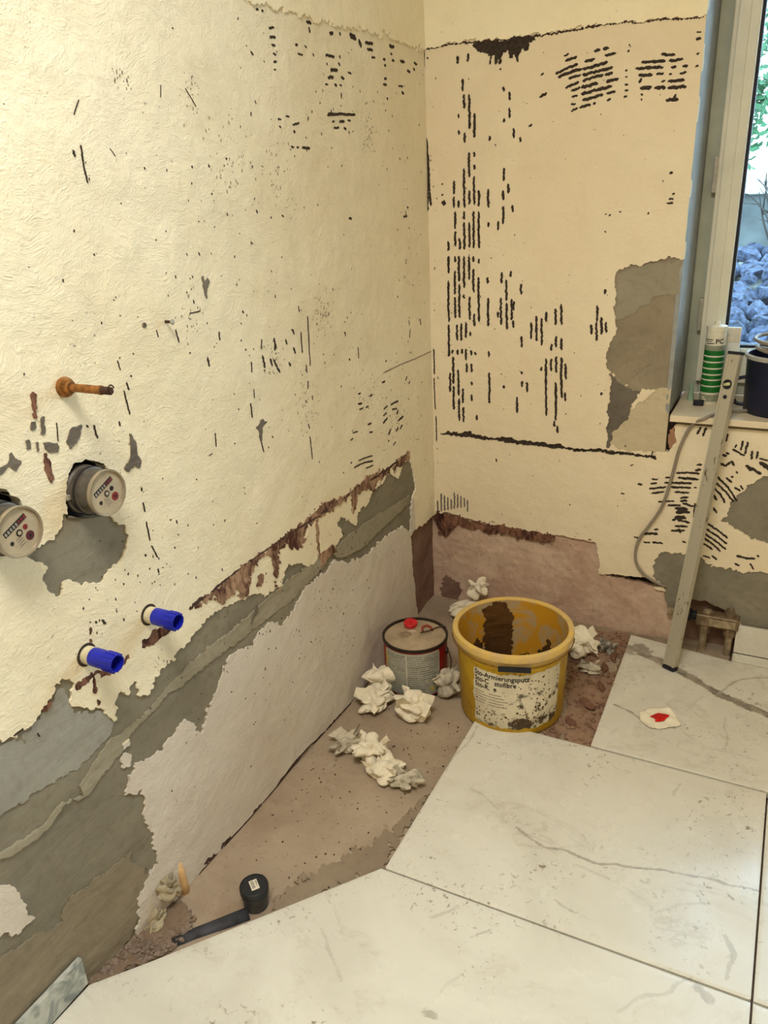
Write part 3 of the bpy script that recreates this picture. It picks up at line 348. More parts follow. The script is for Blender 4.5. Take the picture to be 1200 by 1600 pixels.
# --- left wall: ragged cream coat with the chased-out and refilled places left open
fBand = poly_field(LW['band'], .007, 21); fMet = poly_field(LW['meter_patch'], .004, 25)
fI = poly_field([LW['isl1'], LW['isl2'], LW['isl3']], .006, 27)
fH = poly_field([LW['hole1'], LW['hole2']], .003, 29); fGap = poly_field(LW['corner_gap'], .006, 31)
def FwallL(U, V):
    d = np.maximum(np.minimum(fBand(U, V), -fI(U, V)), np.maximum(fMet(U, V), fGap(U, V)))
    return -np.maximum(d, fH(U, V))
CL = np.array(CHASE, float) / 1000; CL = CL[np.argsort(CL[:, 0])]
lowside = lambda U, V: np.minimum(np.clip(np.interp(U, CL[:, 0], CL[:, 1]) - V, -.05, .05), np.clip(U - .158, -.05, .05))
wall_left = structure(sheet('wall_left', mapL, lambda U, V: np.minimum(FwallL(U, V), -lowside(U, V)), (-.004, 1.80, 0, 1.90), .003, hL, .022, CREAM, flip=False))
sheet('lower_plaster', mapL, lambda U, V: np.minimum(FwallL(U, V), lowside(U, V)), (.15, 1.80, 0, .65), .003, hL, .022, DUSTY, wall_left)
boxo('wall_core', (-.20, -.080, -3.4, .2, -.05, 2.5), plain('masonry_core', srgb(120, 92, 76), .9), wall_left)
pyd('plaster_field', [(0, -1.798, -.02), (0, -3.4, -.02), (0, -3.4, 2.5), (0, -1.798, 2.5), (0, -1.798, 1.89), (0, 0, 1.89), (0, 0, 2.5)], [(0, 1, 2, 3), (4, 3, 6, 5)], CREAM, wall_left)
fHc = lambda U, V: -fH(U, V) - .001
def under(name, wall, mapf, polys, amp, seed, h, mat, grow=.006, cell=.004, rel=.0012, cut=None, skirt=.02):
    F0 = poly_field(polys, amp, seed, grow)
    F = (lambda U, V: np.minimum(F0(U, V), cut(U, V))) if cut else F0
    hf = lambda U, V: h + rel * vnoise(U, V, .05, seed + 40) + .5 * rel * vnoise(U, V, .014, seed + 41)
    return sheet(name, mapf, F, bounds(polys), cell, hf, skirt, mat, wall)
under('cement_patch', wall_left, mapL, LW['band'], .007, 21, -.0045, OLIVE, cut=fHc)
under('cement_patch', wall_left, mapL, LW['meter_patch'], .004, 25, -.004, OLIVE, cut=fHc)
clipB = lambda U, V: fBand(U, V) + .004
clipI = lambda U, V: np.minimum(fBand(U, V) + .004, -fI(U, V) + .003)
under('cement_skim', wall_left, mapL, LW['skim'], .005, 51, -.0022, SKIM, 0, .004, .0008, clipI)
under('cement_ridge', wall_left, mapL, LW['ridge'], .004, 53, -.0010, LIGHTC, 0, .003, .0016, clipI)
under('cement_ridge', wall_left, mapL, LW['ridge2'], .003, 55, -.0010, LIGHTC, 0, .003, .0014, clipB)
under('cement_skim', wall_left, mapL, LW['lower'], .006, 57, -.0020, BROWNC, 0, .004, .0014, clipI)
under('corner_recess', wall_left, mapL, LW['corner_gap'], .006, 31, -.014, GAPC, .02, .004, .002, None, .06)
for i, p in enumerate(LW['red']):
    under('red_residue', wall_left, mapL, p, .009 if i == 0 else .0042, 61 + i, .0012, DRED if i >= 4 else RED, .0005, .0022, .0010, None, .006)
for i, p in enumerate(LW['grey']):
    under('grey_residue', wall_left, mapL, p, .0025, 81 + i, .0012, GREYR, 0, .002, .0004, None, .006)
tag(strokes('adhesive_streaks', LS, mapL, hL, .0010, DARK, wall_left, 3, wf=.92), kind='stuff')
tag(strokes('chase_shade_and_floor_crack', LF, mapL, hL, .0016, DARKB, wall_left, 4, .5), kind='stuff')  # dark strokes paint the shade at the chase edge; others are the floor crack
# meter cavities
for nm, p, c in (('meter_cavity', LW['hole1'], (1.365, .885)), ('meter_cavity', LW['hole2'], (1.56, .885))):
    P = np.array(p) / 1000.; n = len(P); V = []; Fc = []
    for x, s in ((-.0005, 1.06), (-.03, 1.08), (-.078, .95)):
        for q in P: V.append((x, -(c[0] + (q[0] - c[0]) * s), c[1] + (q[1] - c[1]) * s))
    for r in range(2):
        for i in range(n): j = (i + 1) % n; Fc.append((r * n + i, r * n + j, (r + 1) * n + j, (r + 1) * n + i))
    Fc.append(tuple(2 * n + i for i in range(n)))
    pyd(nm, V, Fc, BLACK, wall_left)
# upper plaster coat with a ragged lip, left wall
lip = LIPL
def lipfield(line, seed, amp=.006):
    P = np.array(line, float) / 1000; o = np.argsort(P[:, 0])
    P = P[o]
    return lambda U, V: np.clip(V - np.interp(U, P[:, 0], P[:, 1]), -.05, .05) + ragged(U, V, amp, seed)
sheet('upper_plaster', mapL, lipfield(LIPL, 101, .012), (0, 1.80, 1.58, 1.90), .005, lambda U, V: .0045 + .5 * hL(U, V), .008, PALE, wall_left)
# --- window wall
WX, WZ = .713, .712
fBp = poly_field([BW['win_patch'], BW['scratch'], BW['light_patch']], .005, 121)
fHf = poly_field([BW['half'], BW['low_cement']], .006, 123); fPk = poly_field(BW['pink'], .004, 125)
fN = poly_field([BW['niche'], BW['slit']], .003, 127); fCk = poly_field(BW['crack'], .0045, 129)
def FwallB(U, V):
    d = np.maximum(np.maximum(fBp(U, V), fHf(U, V)), np.maximum(np.maximum(fPk(U, V), fN(U, V)), fCk(U, V)))
    win = np.minimum(U - (WX + .0015 * vnoise(U, V, .03, 7)), V - (WZ - .03))
    return -np.maximum(d, win)
wall_back = structure(sheet('wall_back', mapB, FwallB, (0, 1.25, 0, 1.90), .003, hB, .022, CREAM_B))
core = plain('masonry_core_back', srgb(110, 88, 74), .9)
bm = bmesh.new(); box(bm, -.2, WX - .004, .085, .40, -.05, 2.5); box(bm, WX - .004, 2.4, .085, .40, -.05, WZ - .02); box(bm, 2.15, 2.4, .0, .40, WZ - .02, 2.5); box(bm, WX - .004, 2.15, .0, .40, 2.12, 2.5)
bmo('wall_core', bm, core, wall_back)
pyd('plaster_field', [(1.248, 0, -.02), (2.4, 0, -.02), (2.4, 0, WZ - .02), (1.248, 0, WZ - .02), (0, 0, 1.89), (WX, 0, 1.89), (WX, 0, 2.5), (0, 0, 2.5)], [(0, 1, 2, 3), (4, 5, 6, 7)], CREAM_B, wall_back)
cutN = lambda U, V: -fN(U, V)
cutW = lambda U, V: np.minimum(WX - .001 - U, -poly_field(BW['scratch'], .005, 131)(U, V) * 0 + 1)
under('cement_patch', wall_back, mapB, BW['win_patch'], .005, 121, -.004, WARMC, .006, .004, .0012, cutW)
under('cement_skim', wall_back, mapB, BW['win_light'], .004, 133, -.0022, LIGHTC, 0, .003, .0008, cutW)
under('cement_skim', wall_back, mapB, BW['win_mid'], .004, 135, -.0024, BROWNC, 0, .003, .0008, cutW)
under('scratched_residue', wall_back, mapB, BW['scratch'], .005, 121, -.0046, GREYR, .006, .003, .001, cutW)
under('filler_patch', wall_back, mapB, BW['light_patch'], .005, 121, -.0025, SCRAP, .004, .003, .0018, cutW)
under('cement_patch', wall_back, mapB, BW['half'], .006, 123, -.004, OLIVE)
under('cement_patch', wall_back, mapB, BW['low_cement'], .006, 123, -.004, OLIVE, cut=cutN)
under('bare_concrete', wall_back, mapB, BW['pink'], .004, 125, -.010, PINKC, .008, .004, .0022, cutN)
pyd('niche_back', [(.78, .035, -.02), (1.0, .035, -.02), (1.0, .035, .2), (.78, .035, .2)], [(0, 1, 2, 3)], GAPC, wall_back)
pyd('slit_back', [(.55, .03, .15), (.77, .03, .15), (.77, .03, .21), (.55, .03, .21)], [(0, 1, 2, 3)], BLACK, wall_back)
under('crack_fill', wall_back, mapB, BW['crack'], .0045, 129, -.006, DARK, .006, .003, .002)
for i, p in enumerate(BW['redband']): under('red_residue', wall_back, mapB, p, .012, 141 + i, .0012, DRED, .001, .0024, .0016, None, .014)
for i, p in enumerate(BW['stain'][:1]): under('dark_stain', wall_back, mapB, p, .010, 145 + i, -.006, GAPC, 0, .003, .0010, None, .006)
for i, p in enumerate(BW['topdark']): under('dark_residue', wall_back, mapB, p, .004, 149 + i, .0012, DARK, 0, .0025, .0008, None, .005)
under('brick_red_smear', wall_back, mapB, BW['brick'], .003, 153, .001, plain('brick_smear', srgb(160, 120, 92), .9), 0, .0025, .0005, None, .006)
sheet('upper_plaster', mapB, lambda U, V: np.minimum(lipfield(LIPB, 103, .006)(U, V), WX - U), (0, WX + .01, 1.60, 1.90), .004, lambda U, V: .005 + .5 * hB(U, V), .009, PALE, wall_back)
strokes('adhesive_streaks', BS, mapB, hB, .0010, DARK, wall_back, 5, wf=.95)
strokes('trowel_smears', BC, mapB, hB, .0009, GREYR, wall_back, 6, .2, .8)
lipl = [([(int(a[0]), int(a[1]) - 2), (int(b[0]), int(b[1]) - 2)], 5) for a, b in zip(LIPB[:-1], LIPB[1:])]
strokes('lip_painted_shade', lipl, mapB, hB, .0012, DARKB, wall_back, 8, .6)  # dark strokes paint the shade below the upper coat's lip
# scattered specks of adhesive
def specks(n, clusters, lo, hi, seed):
    r = random.Random(seed); S = []
    for _ in range(n):
        cx, cy, sx, sy = r.choice(clusters); x = r.gauss(cx, sx); y = r.gauss(cy, sy)
        if not (lo[0] < x < hi[0] and lo[1] < y < hi[1]): continue
        w = r.uniform(1.2, 3.2); a = r.uniform(-.5, .5); L = w * r.uniform(.8, 2.4)
        S.append(([(x, y), (x + math.sin(a) * L, y + math.cos(a) * L)], w))
    return S
for i, ((u_, v_), s_, n_) in enumerate(SCUF):
    strokes('scuff_marks', [(p, w * .7) for p, w in specks(n_, [(u_, v_, s_ * .8, s_)], (10, 20), (1750, 1640), 300 + i)], mapL, hL, .0006, SCUFM, wall_left, 400 + i)
strokes('adhesive_specks', specks(420, [(1000, 1200, 220, 120), (700, 950, 200, 160), (500, 1500, 180, 80), (250, 800, 120, 150), (900, 300, 250, 130), (1300, 700, 120, 60), (120, 1200, 60, 300), (700, 400, 200, 120)], (10, 90), (1750, 1640), 9), mapL, hL, .0008, DARK, wall_left, 10)
strokes('adhesive_specks', specks(160, [(160, 1000, 90, 320), (330, 850, 120, 150), (20, 900, 10, 400), (450, 1450, 150, 100), (350, 250, 200, 80), (700, 450, 60, 60)], (6, 60), (700, 1620), 11), mapB, hB, .0008, DARK, wall_back, 12)
# --- other walls and ceiling (close the room around the camera)
boxo('wall_right', (2.4, 2.55, -3.4, .4, -.05, 2.5), CREAM_B); structure(bpy.data.objects['wall_right'])
boxo('wall_front', (-.2, 2.55, -3.55, -3.4, -.05, 2.5), CREAM_B); structure(bpy.data.objects['wall_front'])
structure(boxo('ceiling', (-.2, 2.55, -3.55, .40, 2.5, 2.62), plain('white_ceiling', srgb(240, 234, 218), .9, 0, .04)))
# --- floor
hF = lambda U, V: .0025 * vnoise(U, V, .22, 201) + .0012 * vnoise(U, V, .06, 202) + .0006 * vnoise(U, V, .02, 203) - .0035
floor = structure(sheet('floor', mapF, lambda U, V: np.full(U.shape, 1.0), (-.05, .95, -.09, 1.75), .007, hF, .02, CONC, flip=True))
boxo('slab', (-.2, 2.5, -3.5, .1, -.10, -.022), plain('screed', srgb(150, 124, 102), .9), floor)
under('mortar_smear', floor, mapF, FL['mortar'], .022, 211, -.0005, MORTAR, 0, .005, .0016)
under('dark_dust', floor, mapF, FL['brown'], .012, 213, .0004, m_cement('brown_dirt', srgb(132, 104, 84), srgb(160, 132, 108), srgb(86, 60, 48), 1.0), 0, .005, .003)
under('rubble_bed', floor, mapF, FL['rubble'], .010, 215, .002, m_cement('rubble_dirt', srgb(120, 100, 82), srgb(142, 120, 98), srgb(66, 50, 42), 1.2), 0, .004, .004)
for o in floor.children:
    if o.name != 'slab': o.data.flip_normals()
# tiles: each an own slab with bevelled edge, body and vein attributes
def tile(poly, z=.014, th=.017, cell=.0045, mat=TILE, name='tile'):
    P = [(int(x * 1000), int(-y * 1000)) for x, y in poly]
    o = sheet(name, mapF, lambda U, V: sdf(P, U, V), bounds(P, .004), cell, lambda U, V: z - .0012 * np.clip(1 - sdf(P, U, V) / .003, 0, 1) ** 2, th, mat, floor, flip=True)
    co = np.empty(len(o.data.vertices) * 3, np.float32); o.data.vertices.foreach_get('co', co); co = co.reshape(-1, 3).astype(float)
    x = co[:, 0]; y = -co[:, 1]; best = np.zeros(len(x)); stg = np.zeros(len(x))
    wob = .006 * vnoise(x, y, .05, 77) + .003 * vnoise(x, y, .018, 78); xx = x + wob; yy = y + wob[::-1] * 0 + .006 * vnoise(x, y, .05, 79)
    for pts, w, s in VE:
        p = np.array(pts, float) / 1000; d = np.full(len(x), 9.0)
        for a, b in zip(p[:-1], p[1:]):
            e = b - a; t = np.clip(((xx - a[0]) * e[0] + (yy - a[1]) * e[1]) / (e @ e + 1e-12), 0, 1)
            d = np.minimum(d, np.hypot(xx - a[0] - t * e[0], yy - a[1] - t * e[1]))
        r = max(w / 1000 * .95, .0048); v = np.clip(1 - d / r, 0, 1)
        m = v > best; best[m] = v[m]; stg[m] = s * min(1, .35 + w / 9)
    for nm, val in (('vein', best), ('vein_strength', stg)):
        at = o.data.attributes.new(nm, 'FLOAT', 'POINT'); at.data.foreach_set('value', val.astype(np.float32))
    return o
tile([(.378, -.607), (1.0725, -.606), (1.0725, -1.146), (.381, -1.153)])
tile([(.668, -.032), (.957, -.071), (1.37, -.071), (1.37, -.602), (.676, -.600)])
tile([(1.0765, -.606), (1.8, -.606), (1.8, -1.146), (1.0765, -1.146)])
tile([(.374, -1.157), (1.0725, -1.151), (1.0725, -1.690), (.012, -1.690), (.014, -1.608), (.087, -1.521), (.228, -1.342)])
tile([(1.0765, -1.151), (1.8, -1.151), (1.8, -1.690), (1.0765, -1.690)])
tile([(.012, -1.695), (1.0725, -1.695), (1.0725, -2.24), (.012, -2.24)], cell=.02)
tile([(1.0765, -1.695), (1.8, -1.695), (1.8, -2.24), (1.0765, -2.24)], cell=.03)
tile([(1.374, -.071), (2.1, -.071), (2.1, -.602), (1.374, -.602)], cell=.03)
tile([(.957, -.021), (1.6, -.021), (1.6, -.067), (.957, -.067)])
under('mortar_strip', floor, mapF, [(660, 0), (860, 0), (860, 60), (668, 50)], .006, 217, .004, MORTAR, 0, .004, .004).data.flip_normals()
bb = boxo('baseboard_back', (.957, 1.6, -.0205, -.010, .0145, .104), TILEP, None, .0015); structure(bb)
bl = boxo('baseboard_left', (.002, .012, -2.24, -1.607, .0145, .078), TILEG, None, .0015); structure(bl)
bl2 = boxo('mortar_back', (.0, .003, -2.24, -1.612, .0145, .074), GREYR, bl)
# ------------------------------------------------------------------ window
win = empty('window_1', (WX, .25, WZ)); structure(win)
def wp(name, x0, x1, y0, y1, z0, z1, mat, bev=.002, parent=None):
    return boxo(name, (x0 - WX, x1 - WX, y0 - .25, y1 - .25, z0 - WZ, z1 - WZ), mat, parent or win, bev)
wp('reveal_board', .702, WX, .003, .262, WZ - .002, 2.12, REVEAL, .001)
wp('reveal_board', 2.140, 2.150, -.001, .262, WZ, 2.12, REVEAL, .001)
wp('reveal_head', WX, 2.14, -.001, .262, 2.11, 2.12, REVEAL, .001)
wp('outer_frame', WX, .757, .262, .32, WZ, 2.11, GREENG, .003)
wp('outer_frame', 2.10, 2.14, .262, .32, WZ, 2.11, GREENG, .003)
wp('outer_frame', .757, 2.10, .262, .32, WZ, .765, GREENG, .003); wp('outer_frame', .757, 2.10, .262, .32, 2.06, 2.11, GREENG, .003)
for x0, x1 in ((.749, .813), (2.03, 2.107)):
    st = wp('sash_stile', x0, x1, .240, .30, .752, 2.075, WHITEP, .004)
    s0, s1 = (x0 + .012, x0 + .040) if x0 < 1 else (x1 - .04, x1 - .012)
    wp('sash_ridge', s0, s1, .234, .242, .760, 2.07, WHITEP, .002, st).parent = win
for z0, z1 in ((.752, .852), (1.99, 2.075)): wp('sash_rail', .813, 2.03, .242, .30, z0, z1, WHITEP, .004)
for b in ((.813, .821, .254, .285, .852, 1.99), (2.022, 2.03, .254, .285, .852, 1.99), (.821, 2.022, .254, .285, .852, .860), (.821, 2.022, .254, .285, 1.982, 1.99)):
    wp('rubber_seal', *b, SEAL, .001)
gm = bpy.data.materials.new('window_glass'); gm.use_nodes = True; t = gm.node_tree; t.nodes.clear()
o_ = t.nodes.new('ShaderNodeOutputMaterial'); tr = t.nodes.new('ShaderNodeBsdfTransparent'); gl = t.nodes.new('ShaderNodeBsdfGlossy'); mx = t.nodes.new('ShaderNodeMixShader'); fr = t.nodes.new('ShaderNodeFresnel')
tr.inputs[0].default_value = (.86, .95, 1.0, 1); gl.inputs['Roughness'].default_value = .02; fr.inputs[0].default_value = 1.3
t.links.new(fr.outputs[0], mx.inputs[0]); t.links.new(tr.outputs[0], mx.inputs[1]); t.links.new(gl.outputs[0], mx.inputs[2]); t.links.new(mx.outputs[0], o_.inputs[0])
wp('glass_pane', .821, 2.022, .268, .272, .860, 1.982, gm, 0)
METAL = plain('dull_metal', srgb(170, 166, 152), .45, .4, .1, 60)
wp('hinge', .738, .750, .236, .262, 1.27, 1.36, METAL, .002); wp('hinge', .738, .750, .236, .262, .90, .99, METAL, .002)
sill = boxo('trim_1', (.719, 2.16, -.022, .262, .694, .712), SILL, None, .002); structure(sill)
# ------------------------------------------------------------------ outdoors
def rockmesh(seed, n=3):
    bm = bmesh.new(); bmesh.ops.create_icosphere(bm, subdivisions=n, radius=.5); r = np.random.RandomState(seed)
    pl = [(Vector(r.normal(size=3)).normalized(), r.uniform(.20, .42)) for _ in range(11)]
    for v in bm.verts:
        for nn, d in pl:
            k = v.co.dot(nn) - d
            if k > 0: v.co -= nn * k
        v.co *= 1 + r.uniform(-.015, .015)
    me = bpy.data.meshes.new('rock'); bm.to_mesh(me); bm.free(); return me
ROCK = plain('blue_grey_stone', srgb(62, 74, 96), .9, 0, .5, 6, .8)
SOIL = plain('pale_gravel_soil', srgb(128, 134, 128), .95, 0, .25, 20, .6)
gz = lambda y: .40 + (y - .9) * .135
gr = pyd('garden_bank', [(-3, .41, -.3), (4, .41, -.3), (4, .45, .30), (-3, .45, .30), (4, 4.15, gz(4.1)), (-3, 4.15, gz(4.1)), (4, 9, 1.0), (-3, 9, 1.0)], [(0, 1, 2, 3), (3, 2, 4, 5), (5, 4, 6, 7)], SOIL)
tag(gr, 'pale gravel bank rising outside the window', 'ground', kind='structure')
rm = [rockmesh(s) for s in range(6)]; rr = random.Random(5); nrk = 0
for iy in range(17):
    y = 1.15 + iy * .165
    for ix in range(5):
        x = .50 + ix * .135 + rr.uniform(-.04, .04) - (y - 1.2) * .03
        o = bpy.data.objects.new('rock', rm[nrk % 6]); COL.objects.link(o)
        if not rm[nrk % 6].materials: rm[nrk % 6].materials.append(ROCK)
        s = rr.uniform(.13, .22); yy = y + rr.uniform(-.05, .05)
        o.scale = (s * rr.uniform(.8, 1.3), s, s * rr.uniform(.55, .9)); o.rotation_euler = (rr.uniform(-.5, .5), rr.uniform(-.5, .5), rr.uniform(0, 6.3))
        o.location = (x, yy, gz(yy) + s * .18 + rr.uniform(0, .03))
        tag(o, 'rough blue-grey stone on the bank outside the window', 'rock', 'stones on the bank outside the window'); nrk += 1
CW = plain('weathered_concrete', srgb(104, 112, 112), .9, 0, .2, 5, .3)
rw = empty('retaining_wall', (0, 4.2, .8)); tag(rw, 'grey concrete garden wall with pale coping outside the window', 'wall')
boxo('wall_body', (-3, 4, 0, .2, -.2, .40), CW, rw); boxo('coping', (-3, 4, -.05, .25, .40, .50), plain('white_coping', srgb(226, 230, 228), .8), rw, .01)
hb = empty('neighbouring_house', (0, 8.5, .9)); tag(hb, 'white rendered house beyond the garden wall', 'building')
boxo('house_wall', (-4, 6, 0, .3, 0, 5), plain('white_render', srgb(244, 246, 246), .9, 0, .04), hb)
boxo('house_plinth', (-4, 6, -.04, 0, 0, .25), CW, hb)
def leafy(name, base, n, spread, h, mat, wood, label, cat, seed, stems=7, leaf=.03):
    r = random.Random(seed); o = empty(name, base); tag(o, label, cat); parts = []; tips = []
    for k in range(stems):
        a = r.uniform(0, 6.3); e = Vector((math.cos(a) * spread[0] * r.uniform(.3, 1), math.sin(a) * spread[1] * r.uniform(.3, 1), h * r.uniform(.6, 1)))
        pts = smoothpath([(0, 0, 0), Vector((e.x * .3, e.y * .3, e.z * .5)) + Vector((r.uniform(-.06, .06), r.uniform(-.05, .05), 0)), e], 4)
        parts.append(tube(pts, [.010 * (1 - .75 * i / (len(pts) - 1)) for i in range(len(pts))], 5)); tips.append(pts)
        for _ in range(3):
            p = pts[r.randint(3, len(pts) - 2)]; q = p + Vector((r.uniform(-.2, .2), r.uniform(-.1, .1), r.uniform(.05, .25)))
            parts.append(tube([p, (p + q) / 2 + Vector((0, 0, .03)), q], [.005, .004, .002], 4)); tips.append([p, q])
    v, f = merge(parts); pyd('stems', v, f, wood, o, True)
    if n:
        V = []; Fc = []
        for _ in range(n):
            c = r.choice(tips); p = Vector(r.choice(c[len(c) // 2:])) + Vector((r.gauss(0, .06), r.gauss(0, .05), r.gauss(0, .06)))
            d = Vector((r.gauss(0, 1), r.gauss(0, 1), r.gauss(0, 1))).normalized(); s = d.orthogonal().normalized(); L = leaf * r.uniform(.7, 1.4); k = len(V)
            V += [p, p + d * L * .5 + s * L * .3, p + d * L, p + d * L * .5 - s * L * .3]; Fc.append((k, k + 1, k + 2, k + 3))
        lo = pyd('foliage', V, Fc, mat, o); lo['kind'] = 'stuff'
    return o
GREEN = plain('garden_leaf', srgb(46, 100, 62), .6, 0, .3, 9); WOOD = plain('bare_twig', srgb(64, 62, 58), .8)
leafy('garden_shrub', (.36, 3.95, .80), 1500, (.20, .15), 1.6, GREEN, WOOD, 'green leafy shrub beside the garden wall outside the window', 'shrub', 3, 12, .06)
leafy('bare_bush', (.82, 4.0, .80), 0, (.24, .1), .55, GREEN, WOOD, 'leafless tangled bush in front of the garden wall', 'bush', 4, 14)
# ------------------------------------------------------------------ things on the left wall
def onwall(name, u, v, h=0.0):
    """Empty on the left wall; local z points out of the wall"""
    o = bpy.data.objects.new(name, None); COL.objects.link(o)
    o.matrix_world = Matrix(((0, 0, 1, h), (1, 0, 0, -u), (0, 1, 0, v), (0, 0, 0, 1))); return o
MBODY = plain('meter_grey_body', srgb(88, 82, 74), .45, .3, .2, 50, .2); MFACE = plain('meter_dial', srgb(172, 158, 132), .35, 0, .08, 40)
MRING = plain('meter_clear_ring', srgb(150, 138, 116), .25, .2, .1); INK = plain('black_print', srgb(26, 22, 22), .6); REDP = plain('red_print', srgb(120, 30, 30), .6); WHT = plain('white_print', srgb(226, 216, 196), .6)
def circ(r, x, y, z0, z1, n=16):
    v = [(x + r * math.cos(2 * math.pi * i / n), y + r * math.sin(2 * math.pi * i / n), z) for z in (z0, z1) for i in range(n)]
    return v, [tuple(range(n, 2 * n))] + [(i, (i + 1) % n, n + (i + 1) % n, n + i) for i in range(n)]
def meter(u, v, label, dial2):
    o = onwall('water_meter', u, v); tag(o, label, 'water meter', 'water meters set into the left wall')
    latheo('housing', [(0, -.070), (.036, -.070), (.037, -.02), (.040, -.012), (.040, -.002), (.037, .001), (.037, .010), (.0385, .011), (.0385, .016), (.036, .017), (.035, .040), (.0375, .041), (.0375, .0455), (.0345, .0455)], MBODY, o, 48)
    latheo('gasket', [(.0372, .0105), (.0396, .0105), (.0396, .0155), (.0372, .0155)], INK, o, 48)
    f = latheo('dial_face', [(0, .0440), (.0346, .0440)], MFACE, o, 48)
    latheo('cover_ring', [(.0338, .0440), (.0350, .0475), (.0375, .0480), (.0382, .0455), (.0375, .0405)], MRING, o, 48)
    A = math.radians(24); R2 = lambda p: (p[0] * math.cos(A) - p[1] * math.sin(A), p[0] * math.sin(A) + p[1] * math.cos(A), p[2])
    def prt(name, vf, mat): return pyd(name, [R2(p) for p in vf[0]], vf[1], mat, f)
    bm = bmesh.new(); box(bm, -.0215, .0215, .0085, .0165, .0440, .0446); me = [tuple(x.co) for x in bm.verts]; fc = [tuple(x.index for x in q.verts) for q in (bm.verts.index_update() or bm.faces)]; bm.free()
    prt('counter_window', (me, fc), INK)
    for i, ch in enumerate('00000000'):
        tv, tf = textmesh(ch, .0075, 'CENTER'); cx = -.0185 + i * .0053
        prt('digit', ([(p[0] * .9 + cx, p[1] + .0098, .0448) for p in tv], tf), WHT if i < 5 else plain('red_digit', srgb(190, 60, 56), .6))
    prt('spinner', circ(.0052, -.001, -.001, .0440, .0448), INK); prt('spinner_star', circ(.0034, -.001, -.001, .0446, .0451, 5), MFACE)
    prt('pointer_dial', circ(.0040, .0115, -.001, .0440, .0447), dial2); prt('pointer_dial', circ(.0031, -.019, -.005, .0440, .0447), INK)
    prt('pointer_dial', circ(.0070, .0095, -.0165, .0440, .0447, 20), REDP if dial2 is INK else plain('maroon_dial', srgb(80, 24, 34), .6)); prt('pointer_hub', circ(.0022, .0095, -.0165, .0446, .0452), INK)
    for i in range(4):
        q = [(-.012, -.006 - i * .0042), (-.001, -.006 - i * .0042), (-.001, -.0068 - i * .0042), (-.012, -.0068 - i * .0042)]
        prt('print_line', ([(a, b, .0443) for a, b in q], [(0, 3, 2, 1)]), MBODY)
    bm = bmesh.new(); box(bm, -.0425, -.0355, -.004, .004, -.012, .004); bmo('lug', bm, METAL, o, bevel=.001)
    return o
meter(1.386, .884, 'grey water meter in the open black hole below the rusty pipe', INK)
meter(1.553, .884, 'grey water meter cut off by the left edge of the photo', REDP)
BLUE = plain('blue_plastic', srgb(24, 34, 168), .35, 0, .12, 60); BLUED = plain('blue_plastic_inside', srgb(14, 20, 96), .5); OFFW = plain('offwhite_plastic', srgb(206, 196, 164), .6, 0, .1, 60, .2)
for u, v, lb in ((1.305, .610, 'blue plastic wall plug sticking out, the one nearer the window'), (1.454, .612, 'blue plastic wall plug sticking out, the one nearer the water meters')):
    o = onwall('pipe_plug', u, v); tag(o, lb, 'pipe plug', 'blue plugs of the mixer connections')
    latheo('sleeve', [(.0120, -.006), (.0156, -.006), (.0158, .016), (.0152, .020), (.0120, .020)], OFFW, o, 32)
    latheo('cap_body', [(.0128, .016), (.0160, .018), (.0162, .066), (.0150, .070), (.0132, .070), (.0128, .050), (.0, .048)], [BLUE], o, 32)
    for k in range(12):
        a = 2 * math.pi * k / 12
        boxo('grip_rib', (.0157, .0174, -.0011, .0011, .048, .0685), BLUE, o, .0004, Matrix.Rotation(a, 4, 'Z'))
    latheo('hole_rim', [(.0155, .0022), (.0185, .0030), (.0205, .0016), (.0215, -.003)], DARK, o, 20)
RUST = plain('rusty_brass', srgb(156, 104, 52), .55, .5, .3, 90, .5); RUSTD = plain('dark_rust', srgb(74, 50, 36), .8, .3, .3, 90, .6)
o = onwall('pipe_stub', 1.390, 1.053); tag(o, 'rusty brass pipe stub with round flange above the water meter', 'pipe')
latheo('flange', [(0, -.002), (.0150, -.002), (.0160, .003), (.0150, .007), (.0115, .008), (.0110, .014), (.0085, .016), (0, .016)], RUST, o, 28)
latheo('pipe', [(.0, .018), (.0062, .018), (.0066, .05), (.0064, .074), (.0072, .0745), (.0072, .079), (.006, .0795), (0, .0795)], RUST, o, 20)
latheo('threaded_tip', [(0, .079)] + [(.0052 + .0009 * (i % 2), .079 + i * .0016) for i in range(12)] + [(.004, .099), (0, .0995)], RUSTD, o, 16)
tubeo('split_ring', [Vector((.0058 * math.cos(a), .003 + .006 * math.sin(a), .098)) for a in [i * .6 for i in range(10)]], .0012, RUSTD, o, 6)
o = onwall('wall_screw', 1.149, 1.115); tag(o, 'small rusty screw sticking out of the left wall', 'screw')
latheo('shank', [(0, -.002)] + [(.0022 + .0006 * (i % 2), i * .0018) for i in range(9)] + [(0, .015)], RUSTD, o, 12)
latheo('head', [(0, .014), (.0048, .015), (.0050, .0175), (.0030, .0190), (0, .0190)], METAL, o, 16)
o = onwall('wall_anchor', 1.201, 1.117); tag(o, 'empty grey wall anchor beside the rusty screw', 'wall plug')
latheo('anchor_sleeve', [(.0018, -.004), (.0020, .0018), (.0042, .0022), (.0046, .0005), (.0044, -.004)], GREYR, o, 16)
latheo('anchor_bore', [(0, -.003), (.0019, -.003), (.0019, .001)], INK, o, 12)
